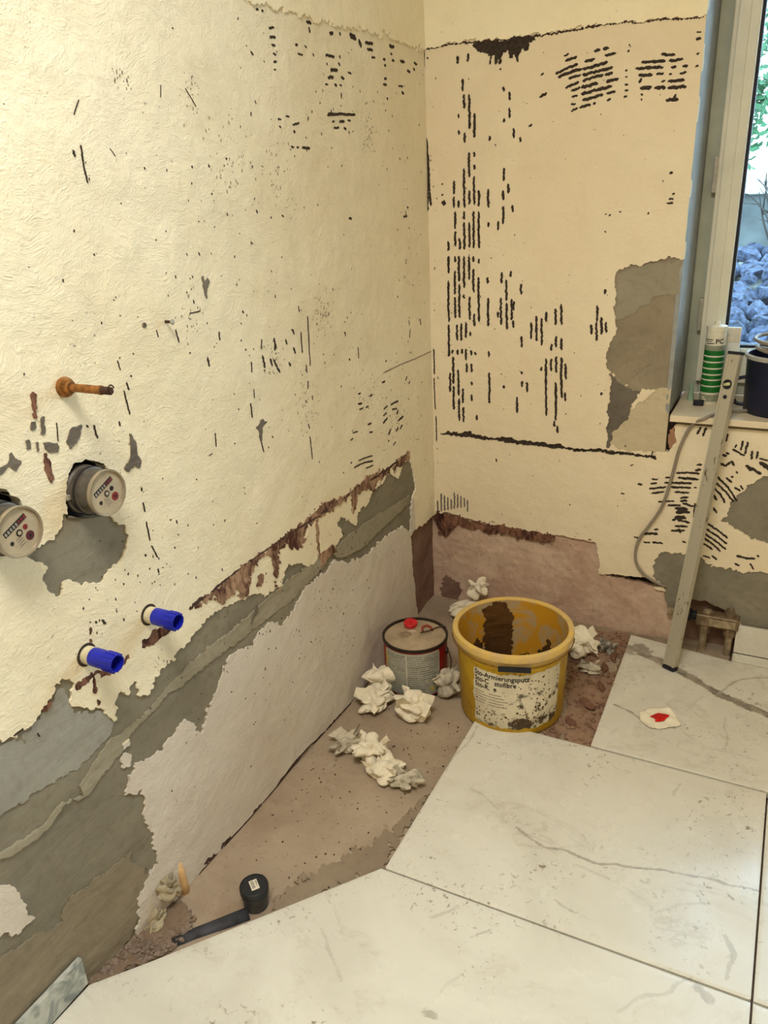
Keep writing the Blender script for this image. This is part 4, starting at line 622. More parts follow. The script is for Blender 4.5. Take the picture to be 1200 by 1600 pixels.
# beige conduit and torn plaster at the foot of the left wall
o = empty('conduit_stub', (.008, -1.365, 0)); tag(o, 'beige conduit end standing in the broken plaster at the foot of the left wall', 'conduit')
BEIGE = plain('beige_conduit', srgb(206, 168, 118), .5, 0, .1, 50)
tubeo('tube', [(.020, 0, -.004), (.017, .002, .02), (.012, .004, .045), (.004, .006, .065)], .009, BEIGE, o, 14)
tubeo('cast_channel', [(.004, .006, .085), (-.002, .020, .17), (-.0075, .035, .26)], [.005, .0048, .004], DUSTY, o, 10)
# ------------------------------------------------------------------ crumpled tissues
def crumple(seed, size, n=34, folds=12, squash=.8, aspect=1.0):
    r = np.random.RandomState(seed); g = np.linspace(-.5, .5, n); X, Y = np.meshgrid(g * aspect, g, indexing='ij')
    P = np.stack([X.ravel(), Y.ravel(), np.zeros(n * n)], 1); P += r.normal(size=P.shape) * .004
    for k in range(folds):
        nn = r.normal(size=3); nn /= np.linalg.norm(nn); c = P.mean(0); s = P @ nn
        d = (c @ nn) + (s.max() - c @ nn) * r.uniform(.25, .65); ov = np.maximum(s - d, 0)
        P -= (1.0 + .75 * r.rand()) * ov[:, None] * nn
        P += .006 * np.sin(P[:, [1, 2, 0]] * (10 + 4 * k) + k)
    P -= P.mean(0); e = P.max(0) - P.min(0); o = np.argsort(e)
    P = P[:, o[[2, 0, 1]]]; e = P.max(0) - P.min(0); P /= e.max(); P[:, 2] *= squash
    P *= size; P[:, 2] -= P[:, 2].min()
    f = [(i * n + j, (i + 1) * n + j, (i + 1) * n + j + 1, i * n + j + 1) for i in range(n - 1) for j in range(n - 1)]
    return P, f
def paperball(seed, size, squash=.8, sub=4):
    """crumpled paper: a creased lump with a few loose petals of sheet, one mesh"""
    r = np.random.RandomState(seed); bm = bmesh.new(); bmesh.ops.create_icosphere(bm, subdivisions=sub, radius=1.0)
    P = np.array([v.co[:] for v in bm.verts]); bm.verts.index_update(); f = [tuple(v.index for v in q.verts) for q in bm.faces]; bm.free()
    Q = P + .35 * np.sin(P[:, [1, 2, 0]] * 2.6 + r.uniform(0, 6, 3)); d = np.full(len(P), .80)
    for k in range(9):
        w = r.normal(size=3); w *= r.uniform(1.6, 4.2) / np.linalg.norm(w); d += r.uniform(.06, .15) * (np.abs(np.sin(Q @ w + r.uniform(0, 6))) * 2 - 1.15)
    P = P * d[:, None] * np.array([1.0, r.uniform(.7, .9), squash]); V = [tuple(p) for p in P]; Fc = list(f)
    for k in range(4):
        p, g = crumple(seed * 13 + k, 1.15, 14, 4, .8); p = p - np.array([0, 0, p[:, 2].max() * .5]); a = 1.6 * k + r.uniform(0, 1); e = r.uniform(-.2, .9)
        M = Matrix.Rotation(a, 3, 'Z') @ Matrix.Rotation(-e, 3, 'Y') @ Matrix.Rotation(r.uniform(-1, 1), 3, 'X'); o = Vector((math.cos(a) * .75, math.sin(a) * .65, .15 + .5 * e * squash))
        k0 = len(V); V += [tuple(M @ Vector(q) + o) for q in p]; Fc += [tuple(i + k0 for i in q) for q in g]
    V = np.array(V); V /= (V[:, 0].max() - V[:, 0].min()); V *= size; V[:, 2] -= V[:, 2].min(); V[:, 2] = np.maximum(V[:, 2] - .004, 0)
    return V, Fc
TIS = plain('tissue_paper', srgb(232, 222, 198), .9, 0, .06, 30, .25, .1); TISG = plain('soiled_tissue_paper', srgb(200, 190, 168), .9, 0, .22, 22, .3, .1)
def tissue(name, loc, size, seed, label, mat=TIS, rz=0.0, squash=.8, aspect=1.0, folds=12, n=34, cat='tissue', sc_=.97):
    P, f = paperball(seed, size * sc_, squash)
    o = pyd(name, P, f, mat, None, False); o.location = loc; o.rotation_euler = (0, 0, rz)
    return tag(o, label, cat, 'crumpled paper left on the floor')
T = 'crumpled_tissue'
tissue(T, (.082, -.585, .0), .105, 2, 'cream crumpled tissue upright against the left side of the can', squash=.9, rz=.4)
tissue(T, (.098, -.655, .0), .125, 11, 'cream crumpled tissue lying in front of the can by the left wall', squash=.6, rz=1.1)
tissue(T, (.212, -.655, .0), .120, 5, 'cream crumpled tissue alone in front of the paint can', squash=.75, rz=.2)
tissue(T, (.115, -.838, .0), .105, 8, 'greyish soiled crumpled tissue, end of the row nearest the left wall', TISG, .9, .5)
tissue(T, (.190, -.850, .0), .105, 21, 'pale tissue with upright tips in the middle of the tissue row', squash=.62, rz=.3)
tissue(T, (.245, -.890, .0), .105, 31, 'pale spread tissue with hanging corners in the tissue row', squash=.5, rz=1.9)
tissue(T, (.312, -.905, .0), .095, 14, 'small dirty tissue at the end of the row next to the tile', TISG, .5, .5)
tissue(T, (.150, -.090, .0), .13, 41, 'pale crumpled tissue heap between can and bucket by the corner', squash=.55, rz=.3)
tissue(T, (.175, -.060, .06), .085, 43, 'pale tissue lump piled against the wall behind the bucket', squash=1.0, rz=.9)
tissue(T, (.545, -.185, .0), .12, 47, 'pale crumpled tissue behind the right side of the yellow bucket', squash=.7, rz=.2)
tissue(T, (.598, -.262, .0), .075, 52, 'small grey tissue on the dirt right of the bucket', TISG, .2, .5)
tissue(T, (.615, -.135, .0), .07, 53, 'black and white smeared tissue near the tile corner and wall', plain('smeared_tissue', srgb(150, 142, 128), .9, 0, .45, 90), .2, .8)
tissue(T, (.262, -.525, .0), .10, 57, 'grey tissue wedged between paint can and yellow bucket', TISG, .6, .9)
# flat scrap with a red blot on the tile
n = 18; r = np.random.RandomState(3); V = []; Fc = []
for i in range(n):
    for j in range(n):
        a = i / (n - 1) - .5; b = j / (n - 1) - .5; k = 1 - .18 * (abs(a) * abs(b) * 4) + .03 * math.sin(9 * a + 5 * b)
        V.append((a * .098 * k, b * .085 * k, .0022 + .003 * abs(math.sin(7 * a + 4 * b)) + .010 * max(0, a + b - .45) + r.normal() * .0005))
for i in range(n - 1):
    for j in range(n - 1): Fc.append((i * n + j, (i + 1) * n + j, (i + 1) * n + j + 1, i * n + j + 1))
o = pyd('tissue_scrap', V, Fc, TIS, None, True); o.location = (.812, -.428, .014); o.rotation_euler = (0, 0, .55)
m = o.modifiers.new('thickness', 'SOLIDIFY'); m.thickness = .0007; tag(o, 'flat white tissue scrap with a red blot on the marble tile', 'tissue')
rb = [(.022 * (1 + .25 * math.sin(3 * a + 1) + .12 * math.sin(5 * a)) * math.cos(a), .017 * (1 + .22 * math.sin(2 * a)) * math.sin(a)) for a in [i * 2 * math.pi / 26 for i in range(26)]]
pyd('red_blot', [(x, y, .0062) for x, y in rb] + [(x * .6, y * .6, .0085) for x, y in rb], [(i, (i + 1) % 26, 26 + (i + 1) % 26, 26 + i) for i in range(26)] + [tuple(range(26, 52))], plain('red_paint', srgb(200, 18, 14), .35, 0, .2, 90), o, True)
# ------------------------------------------------------------------ yellow bucket
BC_ = Vector((.438, -.502, .0)); aC = math.atan2(CAM.y - BC_.y, CAM.x - BC_.x)
k = NT('grubby_yellow_plastic', .5, 0, .4); g = k.noise(9, 6, .65, .6); f_ = k.noise(60, 4, .6, .3, k.vec((1, 1, .35)))
col = k.mix(k.ramp(g, .38, .70), srgb(192, 155, 26), srgb(160, 122, 16)); col = k.mix(k.math('MULTIPLY', k.ramp(f_, .56, .72), .55), col, srgb(112, 76, 24))
YEL = k.done(col, k.bump(f_, .15, .001))
k = NT('bucket_inside_residue', .75, 0, .3); g = k.noise(11, 6, .65, .8)
YIN = k.done(k.mix(k.ramp(g, .45, .58), srgb(190, 138, 26), srgb(168, 148, 112)), k.bump(g, .5, .003))
k = NT('faded_yellow_rim', .5); g = k.noise(22, 5, .65); YRIM = k.done(k.mix(k.ramp(g, .4, .65), srgb(216, 180, 92), srgb(196, 168, 118)))
GUNK = m_cement('dark_dried_gunk', srgb(66, 46, 22), srgb(92, 62, 26), srgb(30, 20, 14), 1.4)
LBL = None
bu = empty('plaster_bucket', BC_, aC); tag(bu, 'open yellow plaster bucket with a worn white label behind the marble tiles', 'bucket')
Rb, Rt, Hb = .136, .146, .250
rad = lambda z: Rb + (Rt - Rb) * z / Hb
latheo('bucket_wall', [(0, 0), (Rb - .010, 0), (Rb - .003, .003), (Rb, .010), (rad(.2), .2), (rad(.2) + .001, .201), (Rt, Hb - .003)], YEL, bu, 72)
latheo('inner_wall', [(0, .006), (Rb - .006, .006), (rad(.1) - .003, .1), (Rt - .003, Hb - .002)], YIN, bu, 72)
latheo('rim', [(Rt - .004, Hb - .004), (Rt - .003, Hb), (Rt, Hb + .0015), (Rt + .010, Hb), (Rt + .0115, Hb - .006), (Rt + .0105, Hb - .017), (Rt + .006, Hb - .020), (Rt + .004, Hb - .030), (Rt + .0005, Hb - .034), (Rt - .002, Hb - .034)], YRIM, bu, 72)
def cyl(u, v, h, off=0.0):                       # u: arc length along the wall at mid height, v: height
    a = u / .143; r_ = Rb + (Rt - Rb) * v / Hb + h + off
    return np.stack([r_ * np.cos(a), r_ * np.sin(a), v], 1)
lab = [(-104, 28), (-106, 190), (30, 192), (138, 196), (141, 150), (136, 100), (141, 60), (132, 34), (60, 24), (-20, 26)]
k = NT('worn_white_label', .55, 0, .3); g = k.noise(26, 6, .68); g2 = k.noise(9, 5, .6)
zz = k.n('ShaderNodeSeparateXYZ', {0: k.co}).outputs[2]; yy = k.n('ShaderNodeSeparateXYZ', {0: k.co}).outputs[1]
col = k.mix(k.ramp(g2, .35, .65), srgb(216, 206, 180), srgb(190, 180, 154))
wear = k.math('ADD', g, k.math('ADD', k.math('MULTIPLY', k.math('SUBTRACT', .105, zz), 1.4), k.math('MULTIPLY', yy, .7)))
LBL = k.done(k.mix(k.ramp(wear, .58, .66), col, srgb(70, 58, 42)), k.bump(g, .2, .001))
sheet('paper_label', cyl, poly_field(lab, .004, 301), bounds(lab), .0025, lambda U, V: .0007 + 0 * U, .002, LBL, bu)
def curved_text(s, size, u0, v0, mat, parent, mapf, h, name='label_text', sx=1.0):
    v, f = textmesh(s, size, 'LEFT', size * .022); P = np.array(v); P = mapf(u0 + P[:, 0] * sx, v0 + P[:, 1], np.full(len(P), h)); return pyd(name, P, f, mat, parent)
lb_ = [c for c in bu.children if c.name.startswith('paper_label')][0]
for s, u0, v0 in (('Sto-Armierungsputz', -.100, .172), ('Sto-C   stofibre', -.100, .154), ('Sto-R.  e', -.100, .136)):
    curved_text(s, .0205, u0, v0, INK, lb_, cyl, .0013, sx=.86)
for i in range(5): 
    v0 = .124 - i * .0085; strokes('small_print', [([(-102, v0 * 1000), (-102 + 30 + (i * 13) % 17, v0 * 1000)], 1.3), ([(-60, v0 * 1000), (-60 + 34 + (i * 29) % 20, v0 * 1000)], 1.3)], cyl, .0007, .0006, GREYR, lb_, 50 + i)
blots = specks(170, [(20, 60, 40, 18), (80, 100, 30, 40), (-70, 58, 25, 11), (70, 165, 45, 16), (60, 40, 40, 8)], (-103, 30), (136, 192), 61)
strokes('label_stains', [(p, w * 1.6) for p, w in blots], cyl, .0008, .0006, GUNK, lb_, 62, .7)
boxo('black_tab', (.1555, .162, -.034, .046, .212, .225), SEAL, bu, .001)
inn = lambda u, v, h: cyl(math.pi * .143 - u, v, -h, -.003)
def gunk(polys, seed, amp, thick):
    return sheet('dried_residue', inn, poly_field(polys, amp, seed), bounds(polys, .02), .004, lambda U, V: .0015 + thick * (.5 + .5 * vnoise(U, V, .02, seed)) , .004, GUNK, bu, flip=False)
gunk([(-90, 10), (-84, 120), (-86, 236), (-14, 242), (-2, 180), (-6, 90), (2, 10)], 311, .010, .004)
gunk([(10, 10), (25, 75), (50, 90), (75, 75), (95, 105), (112, 140), (128, 132), (140, 70), (160, 10)], 313, .018, .004)
gunk([(-150, 10), (-140, 100), (-115, 140), (-95, 125), (-85, 60), (-85, 10)], 315, .018, .003)
hp = [(.150, 0)]
for i in range(15):
    t_ = i / 14; a = 1.35 - 2.7 * t_
    hp.append(0) if False else None
wire = [Vector(((Rt + .012) * math.cos(a), (Rt + .012) * math.sin(a), Hb - .020 - .012 * math.cos(a / 1.45 * math.pi / 2))) for a in [-1.45 + 2.9 * i / 24 for i in range(25)]]
tubeo('wire_handle', wire, .0016, plain('dirty_wire', srgb(130, 92, 36), .6, .4), bu, 6)
for s in (-1, 1): latheo('handle_lug', [(0, .0), (.008, 0), (.008, .004), (.004, .006), (0, .006)], YRIM, bu, 16, Matrix.Translation(((Rt + .004) * math.cos(1.45), s * (Rt + .004) * math.sin(1.45), Hb - .022)) @ Matrix.Rotation(-s * math.pi / 2, 4, 'X'))
# ------------------------------------------------------------------ red can
CC = Vector((.152, -.498, 0)); ac = math.atan2(CAM.y - CC.y, CAM.x - CC.x)
ca = empty('paint_can', CC, ac); tag(ca, 'round red metal can with grey label and red spout cap beside the bucket', 'can')
REDM = plain('red_can_lacquer', srgb(156, 22, 18), .35, 0, .15, 20); LIDM = plain('dirty_tin_lid', srgb(184, 164, 136), .5, .25, .16, 16, .2); DKRIM = plain('dark_can_rim', srgb(58, 48, 42), .45, .6, .2, 60)
Rc, Hc = .090, .155
latheo('can_body', [(0, .001), (Rc - .002, .001), (Rc, .004), (Rc, Hc - .004)], REDM, ca, 64)
latheo('bottom_rim', [(Rc - .001, 0), (Rc + .0022, 0), (Rc + .0022, .005), (Rc - .001, .006)], DKRIM, ca, 64)
latheo('top_rim', [(Rc - .001, Hc - .007), (Rc + .0028, Hc - .006), (Rc + .0028, Hc + .001), (Rc - .003, Hc + .001), (Rc - .004, Hc - .005)], DKRIM, ca, 64)
latheo('lid', [(0, Hc - .003), (.05, Hc - .0030), (.075, Hc - .004), (Rc - .003, Hc - .0045)], LIDM, ca, 64)
cylc = lambda u, v, h: np.stack([(Rc + h) * np.cos(u / Rc), (Rc + h) * np.sin(u / Rc), v], 1)
k = NT('grey_print_label', .5); g = k.noise(14, 5, .6); LB2 = k.done(k.mix(k.ramp(g, .4, .65), srgb(168, 166, 150), srgb(138, 138, 126)))
pl = sheet('can_label', cylc, lambda U, V: np.minimum(np.minimum(U + .098, .070 - U), np.minimum(V - .010, .144 - V)), (-.1, .072, .008, .146), .004, lambda U, V: .0006 + 0 * U, .001, LB2, ca)
ln = []; q = random.Random(4)
for i in range(19):
    for x0, x1 in ((-94, -30), (-26, 66)):
        x = x0 + q.uniform(0, 2); y_ = 16 + i * 6.6
        while x < x1 - 4:
            L = min(q.uniform(20, 70), x1 - x); ln.append(([(x, y_), (x + L, y_)], q.choice((.9, 1.2, 1.2, 2.4)))); x += L + 3
strokes('label_print', ln, cylc, .0006, .0004, plain('grey_ink', srgb(92, 92, 88), .7), pl, 71, .35)
strokes('label_fold', [([(-27, 12), (-27, 142)], 1.2)], cylc, .0008, .0004, WHT, pl, 72)
strokes('yellow_drip', [([(-100, 138), (-99, 90), (-97, 30)], 5), ([(40, 34), (48, 20)], 10), ([(-92, 120), (-88, 104)], 6)], cylc, .0009, .0006, plain('yellow_drip_paint', srgb(176, 156, 72), .6), ca, 73, .6)
CAPR = plain('red_plastic_cap', srgb(206, 34, 40), .4)
cp = latheo('spout_cap', [(0, .0), (.015, 0), (.019, .004), (.0205, .013), (.0195, .014), (.017, .0128), (0, .0125)], CAPR, ca, 28, Matrix.Translation((-.050, -.012, Hc - .003)))
boxo('cap_tab', (-.062, -.040, -.0135, -.0105, Hc + .008, Hc + .020), CAPR, cp, .0006)
latheo('spout_base', [(.022, -.0005), (.0215, .002), (.017, .0025), (.015, 0)], LIDM, ca, 28, Matrix.Translation((-.006, -.006, Hc - .003)))
latheo('lid_dimple', [(0, .001), (.010, .0035), (.016, .002), (.019, -.0005)], plain('lid_grime', srgb(140, 122, 96), .6), ca, 24, Matrix.Translation((-.002, -.028, Hc - .003)))
tubeo('lid_handle', smoothpath([(-.018, .022, Hc - .002), (-.030, .022, Hc + .004), (-.036, .035, Hc + .006), (-.024, .046, Hc + .006), (-.018, .050, Hc - .002)]), .0028, plain('red_brown_bail', srgb(146, 48, 36), .5), ca, 8)
tubeo('bail_wire', smoothpath([(-.004, .015, Hc + .002), (-.010, .04, Hc + .004), (-.030, .070, Hc + .004), (-.030, .0885, Hc + .003)]), .0018, DKRIM, ca, 6)
latheo('bail_boss', [(0, 0), (.010, 0), (.009, .004), (.004, .006), (0, .006)], DKRIM, ca, 18, Matrix.Translation((Rc * math.cos(1.28), Rc * math.sin(1.28), Hc - .04)) @ Matrix.Rotation(1.28, 4, 'Z') @ Matrix.Rotation(math.pi / 2, 4, 'Y'))
tubeo('bail_handle', [Vector((Rc * math.cos(1.28) + .006, Rc * math.sin(1.28) + .006, Hc - .04)), Vector((.050, .098, Hc - .055)), Vector((.060, .096, Hc - .075)), Vector((.062, .086, Hc - .10))], .0017, DKRIM, ca, 6)
# ------------------------------------------------------------------ capped drain pipe
HT = plain('dark_grey_pipe', srgb(66, 68, 70), .45, 0, .12, 40); CAPB = plain('black_cap', srgb(36, 37, 40), .4, 0, .12, 60)
dp = empty('drain_pipe', (.178, -1.327, -.003), math.atan2(CAM.y + 1.327, CAM.x - .178)); tag(dp, 'grey drain pipe end with black cap and white sticker by the cut tile', 'pipe')
latheo('socket', [(.0, 0), (.0245, 0), (.0245, .022), (.0268, .026), (.0268, .040), (.0, .041)], HT, dp, 40)
cpn = latheo('end_cap', [(.026, .036), (.0285, .036), (.0290, .048), (.0278, .051), (.0265, .0515), (.0262, .0500), (0, .0500)], CAPB, dp, 40)
st = boxo('sticker', (-.013, .012, -.007, .009, .0500, .0503), WHT, cpn)
st.matrix_local = Matrix.Rotation(.18, 4, 'Z')
cx = []
for i in range(9): cx.append(([(-9 + i * 2.1, -1), (-9 + i * 2.1, 6)], 1.0 + .5 * (i % 3 == 0)))
mapS = lambda u, v, h: np.stack([v * 1.0 - .0, u, .0503 + h], 1)
strokes('bar_print', [([(y, x) for x, y in p], w) for p, w in [([(-10 + i * 2.2, -5), (-10 + i * 2.2, 2)], .9 + .5 * (i % 3 == 0)) for i in range(9)]], mapS, .0, .00025, INK, st, 81, .05)
strokes('sticker_print', [([(5.5, -10), (5.5, 4)], .9), ([(7, -10), (7, -2)], .9)], mapS, .0, .00025, INK, st, 82, .05)
hpipe = tubeo('branch_pipe', [(.176, -1.352, -.010), (.128, -1.412, -.011), (.082, -1.468, -.012)], .0165, plain('dusty_blue_grey_pipe', srgb(58, 60, 66), .6, 0, .4, 30, .3), None, 20)
tag(hpipe, 'dusty grey pipe half sunk in the floor left of the capped drain', 'pipe')
# ------------------------------------------------------------------ rubble and brick fragments
def chips(name, n, where, lo, hi, mat, seed, parent=None, z=.0):
    r = random.Random(seed); V = []; Fc = []
    for _ in range(n):
        x, y = where(r); s = r.uniform(lo, hi); k = len(V); R_ = Matrix.Rotation(r.uniform(0, 6), 3, 'Z') @ Matrix.Rotation(r.uniform(-.6, .6), 3, 'X')
        for a in (-1, 1):
            for b in (-1, 1):
                for c in (-1, 1): V.append(Vector((x, y, z + s * .3)) + R_ @ Vector((a * s * r.uniform(.4, .7), b * s * r.uniform(.3, .6), c * s * r.uniform(.2, .4))))
        Fc += [tuple(k + i for i in q) for q in ((0, 1, 3, 2), (4, 6, 7, 5), (0, 4, 5, 1), (2, 3, 7, 6), (0, 2, 6, 4), (1, 5, 7, 3))]
    o = pyd(name, V, Fc, mat, parent); o['kind'] = 'stuff'; return o
def inpoly(P):
    P = np.array(P) / 1000.
    def f(r):
        while True:
            x = r.uniform(P[:, 0].min(), P[:, 0].max()); y = r.uniform(P[:, 1].min(), P[:, 1].max())
            if sdf(P * 1000, np.array([x]), np.array([y]))[0] > 0: return x, -y
    return f
tag(chips('rubble', 700, inpoly(FL['rubble']), .002, .0075, m_cement('rubble_stone', srgb(118, 102, 90), srgb(152, 134, 116), srgb(66, 50, 44), .6), 91), 'heap of broken mortar crumbs at the foot of the left wall', 'rubble', kind='stuff')
tag(chips('floor_debris', 260, inpoly(FL['brown']), .003, .011, m_cement('brown_crumbs', srgb(118, 88, 70), srgb(158, 126, 102), srgb(70, 46, 38), .6), 93), 'brown mortar crumbs on the bare floor right of the bucket', 'rubble', kind='stuff')
tag(chips('grit', 130, lambda r: (r.uniform(.06, .40), r.uniform(-1.25, -.62)), 0.001, .0036, DARKB, 95, None, -.002), 'tiny dark grit scattered over the bare concrete floor', 'grit', kind='stuff')
BRK = m_cement('red_brick_fragment', srgb(122, 86, 68), srgb(142, 104, 84), srgb(80, 52, 42), .8); bmz = [rockmesh(60 + i, 2) for i in range(3)]
for i, (x, y, s, lb) in enumerate(((.655, -.165, .05, 'reddish brick lump under the tile edge, nearest the window wall'), (.645, -.235, .055, 'reddish brick lump beside the tile edge, second from the window wall'), (.655, -.33, .045, 'small reddish brick lump beside the tile edge, third from the window wall'), (.640, -.43, .06, 'flat reddish brick lump beside the tile edge near the bucket foot'), (.620, -.515, .05, 'brown brick lump in front of the bucket beside the two tile edges'))):
    o = bpy.data.objects.new('brick_fragment', bmz[i % 3]); COL.objects.link(o)
    if not bmz[i % 3].materials: bmz[i % 3].materials.append(BRK)
    o.scale = (s * .55, s * 1.2, s * .45); o.location = (x - .012, y, s * .12); o.rotation_euler = (.1, 0, -.1 + .3 * i); tag(o, lb, 'brick', 'brick lumps along the tile edge')
# torn plaster lumps round the conduit
mb = []
for i in range(2):
    pv, pf = paperball(180 + i, 1.0, .9); me = bpy.data.meshes.new('plaster_lump'); me.from_pydata([tuple(p - np.array([0, 0, .4])) for p in pv], [], pf); mb.append(me)
for i, (x, y, z, sx, sy, sz, lb) in enumerate(((.026, -1.402, .040, .035, .060, .085, 'lump of torn cream plaster beside the beige conduit'), (.030, -1.450, .012, .035, .075, .045, 'low lump of torn plaster below the cement at the wall foot'))):
    o = bpy.data.objects.new('plaster_lump', mb[i]); COL.objects.link(o); mb[i].materials.append(SCRAP); o.location = (x, y, z); o.scale = (sx, sy, sz); o.rotation_euler = (.5, 0, 0); tag(o, lb, 'plaster')
o = boxo('tile_offcut', (-.017, .017, -.004, .004, 0, .036), TILEP, None, .001); o.location = (.252, -.045, .0); o.rotation_euler = (-.2, 0, .05); tag(o, 'small white square tile offcut leaning on the wall behind the bucket', 'tile')
# ------------------------------------------------------------------ spirit level
a_ = Vector((.802, -.182, .0145)); b_ = Vector((.864, .000, .888)); zax = (b_ - a_).normalized(); Lv = (b_ - a_).length
psi = math.radians(26); n1 = Vector((-math.sin(psi), -math.cos(psi), 0)); n1 = (n1 - zax * n1.dot(zax)).normalized(); n2 = n1.cross(zax) * -1
n2 = zax.cross(n1) * -1 if zax.cross(n1).x < 0 else zax.cross(n1)
yv = zax.cross(n2)                                     # right-handed local frame: x = n2 (narrow side), y, z = axis
lv = bpy.data.objects.new('spirit_level', None); COL.objects.link(lv)
lv.matrix_world = Matrix(((n2.x, yv.x, zax.x, a_.x), (n2.y, yv.y, zax.y, a_.y), (n2.z, yv.z, zax.z, a_.z), (0, 0, 0, 1)))
tag(lv, 'grey aluminium spirit level leaning on the window sill', 'spirit level')
sg = 1 if yv.dot(n1) > 0 else -1                       # which local y side is the wide visible face
k = NT('scuffed_aluminium', .45, .35, .5); g = k.noise(70, 4, .6, .3, k.vec((1, 1, .4))); ALU = k.done(k.mix(k.ramp(g, .62, .68), srgb(182, 176, 158), srgb(96, 84, 66)))
hw, ht = .0170, .0090
bm = bmesh.new(); box(bm, -hw, hw, -ht, ht, .012, Lv - .008); bmo('profile', bm, ALU, lv, bevel=.0012)
for x0 in (-hw, hw - .006): boxo('flange_rib', (x0, x0 + .006, min(sg * ht, sg * (ht + .0022)), max(sg * ht, sg * (ht + .0022)), .012, Lv - .008), ALU, lv, .0006)
boxo('end_cap', (-hw - .0008, hw + .0008, -ht - .001, ht + .003, 0, .012), SEAL, lv, .001); boxo('end_cap', (-hw - .0008, hw + .0008, -ht - .001, ht + .003, Lv - .008, Lv), SEAL, lv, .001)
MV = lambda z: Matrix.Translation((0, sg * (ht + .0004), z)) @ Matrix.Rotation(-sg * math.pi / 2, 4, 'X')
vh = latheo('vial_holder', [(.0, .0006), (.0105, .0006), (.0125, .0012), (.0125, .0024), (.0105, .0026), (.0100, .0010)], SEAL, lv, 28, MV(Lv - .085))
tubeo('vial', [MV(Lv - .085) @ Vector((-.008, -.002, .003)), MV(Lv - .085) @ Vector((.008, .002, .003))], .0042, plain('pale_vial', srgb(206, 200, 150), .15), vh, 12)
latheo('hang_hole', [(0, .0006), (.0040, .0006), (.0052, .0012), (.0055, .0004)], SEAL, lv, 18, MV(Lv - .118))
# ------------------------------------------------------------------ grey cable along the wall
CG = plain('grey_cable', srgb(142, 132, 116), .5, 0, .08, 30)
pts = [(u / 1000., -.012, v / 1000.) for u, v in CABLE]
pts = [(.93, .07, .719), (.88, .045, .719), (.835, .0, .720), (.808, -.026, .712)] + pts[:-1] + [(.742, -.006, .186), (.758, .016, .176)]
o = tubeo('cable', smoothpath(pts, 8), .0042, CG, None, 10); tag(o, 'grey cable hanging from the sill into the slot in the wall', 'cable')
# ------------------------------------------------------------------ on the window sill
cz = WZ
ct = empty('sealant_cartridge', (.800, .150, cz), math.atan2(CAM.y - .15, CAM.x - .8)); tag(ct, 'green and white sealant cartridge standing on the window sill', 'cartridge')
CWT = plain('white_cartridge', srgb(226, 220, 196), .4, 0, .06, 40); CGR = plain('green_print', srgb(20, 108, 40), .45, 0, .12, 50); CGY = plain('grey_green_print', srgb(146, 150, 128), .5, 0, .1, 60)
RT_, HT_ = .0265, .218
tl = Matrix.Rotation(.0, 4, 'Y')
latheo('tube', [(0, 0), (RT_ - .001, 0), (RT_, .002), (RT_, HT_ - .014), (RT_ - .001, HT_ - .013)], CWT, ct, 36)
latheo('shoulder', [(RT_ - .001, HT_ - .014), (RT_ + .0008, HT_ - .013), (RT_ + .0008, HT_ - .001), (RT_ - .004, HT_ + .001), (.010, HT_ + .003), (.0065, HT_ + .004), (.0060, HT_ + .010), (.004, HT_ + .012), (0, HT_ + .012)], CWT, ct, 32)
for z0, z1, m_ in ((.008, .028, CGY), (.034, .050, CGR), (.054, .068, CGR), (.072, .083, CGR), (.087, .100, CGR), (.104, .118, CGR), (.122, .134, CGR), (.138, .152, CGR), (.152, .166, CGY)):
    latheo('print_band', [(RT_ - .0004, z0), (RT_ + .0005, z0 + .0002), (RT_ + .0005, z1 - .0002), (RT_ - .0004, z1)], m_, ct, 36)
cyt = lambda u, v, h: np.stack([(RT_ + h) * np.cos(u / RT_), (RT_ + h) * np.sin(u / RT_), v], 1)
curved_text('PC', .018, .000, .172, INK, ct, cyt, .0008, 'brand_text'); strokes('small_print', [([(-30, 182), (-6, 182)], 2.2), ([(-30, 177), (-10, 177)], 1.6), ([(-26, 170), (-2, 173)], 2.4)], cyt, .0, .0008, INK, ct, 401); strokes('small_print', [([(-22, 14), (-8, 14)], 3), ([(-22, 20), (-12, 20)], 3)], cyt, .0005, .0006, WHT, ct, 402)
o = boxo('black_cap_block', (-.014, .014, -.010, .010, 0, .014), SEAL, None, .002); o.location = (.776, .110, cz); o.rotation_euler = (0, 0, .1); tag(o, 'small black plastic block on the sill in front of the cartridge', 'plastic cap')
wb = empty('white_packet', (.832, .205, cz)); tag(wb, 'white paper packet standing behind the sealant cartridge', 'packet')
boxo('packet_body', (-.028, .028, -.012, .012, 0, .205), plain('white_paper', srgb(232, 234, 224), .7, 0, .03), wb, .003); boxo('packet_flap', (-.028, .028, -.0135, -.0115, .165, .206), WHT, wb, .0005)
o = latheo('green_cap', [(0, 0), (.009, 0), (.0095, .01), (.006, .026), (.0045, .045), (.003, .052), (0, .052)], plain('pale_green_nozzle', srgb(150, 178, 150), .4), None, 18); o.location = (.748, .165, cz); tag(o, 'pale green nozzle standing on the sill beside the reveal', 'nozzle')
nb = empty('navy_pail', (.985, .105, cz), math.atan2(CAM.y - .105, CAM.x - .985)); tag(nb, 'dark navy pail with coiled cable on the window sill', 'pail')
NAVY = plain('navy_plastic', srgb(22, 26, 52), .45, 0, .2, 20)
latheo('pail_wall', [(0, 0), (.090, 0), (.093, .004), (.098, .13), (.100, .155), (.097, .155), (.090, .01), (0, .008)], NAVY, nb, 48)
latheo('pail_rim', [(.098, .146), (.104, .147), (.105, .156), (.100, .159), (.096, .155)], plain('pale_pail_rim', srgb(176, 172, 160), .5), nb, 48)
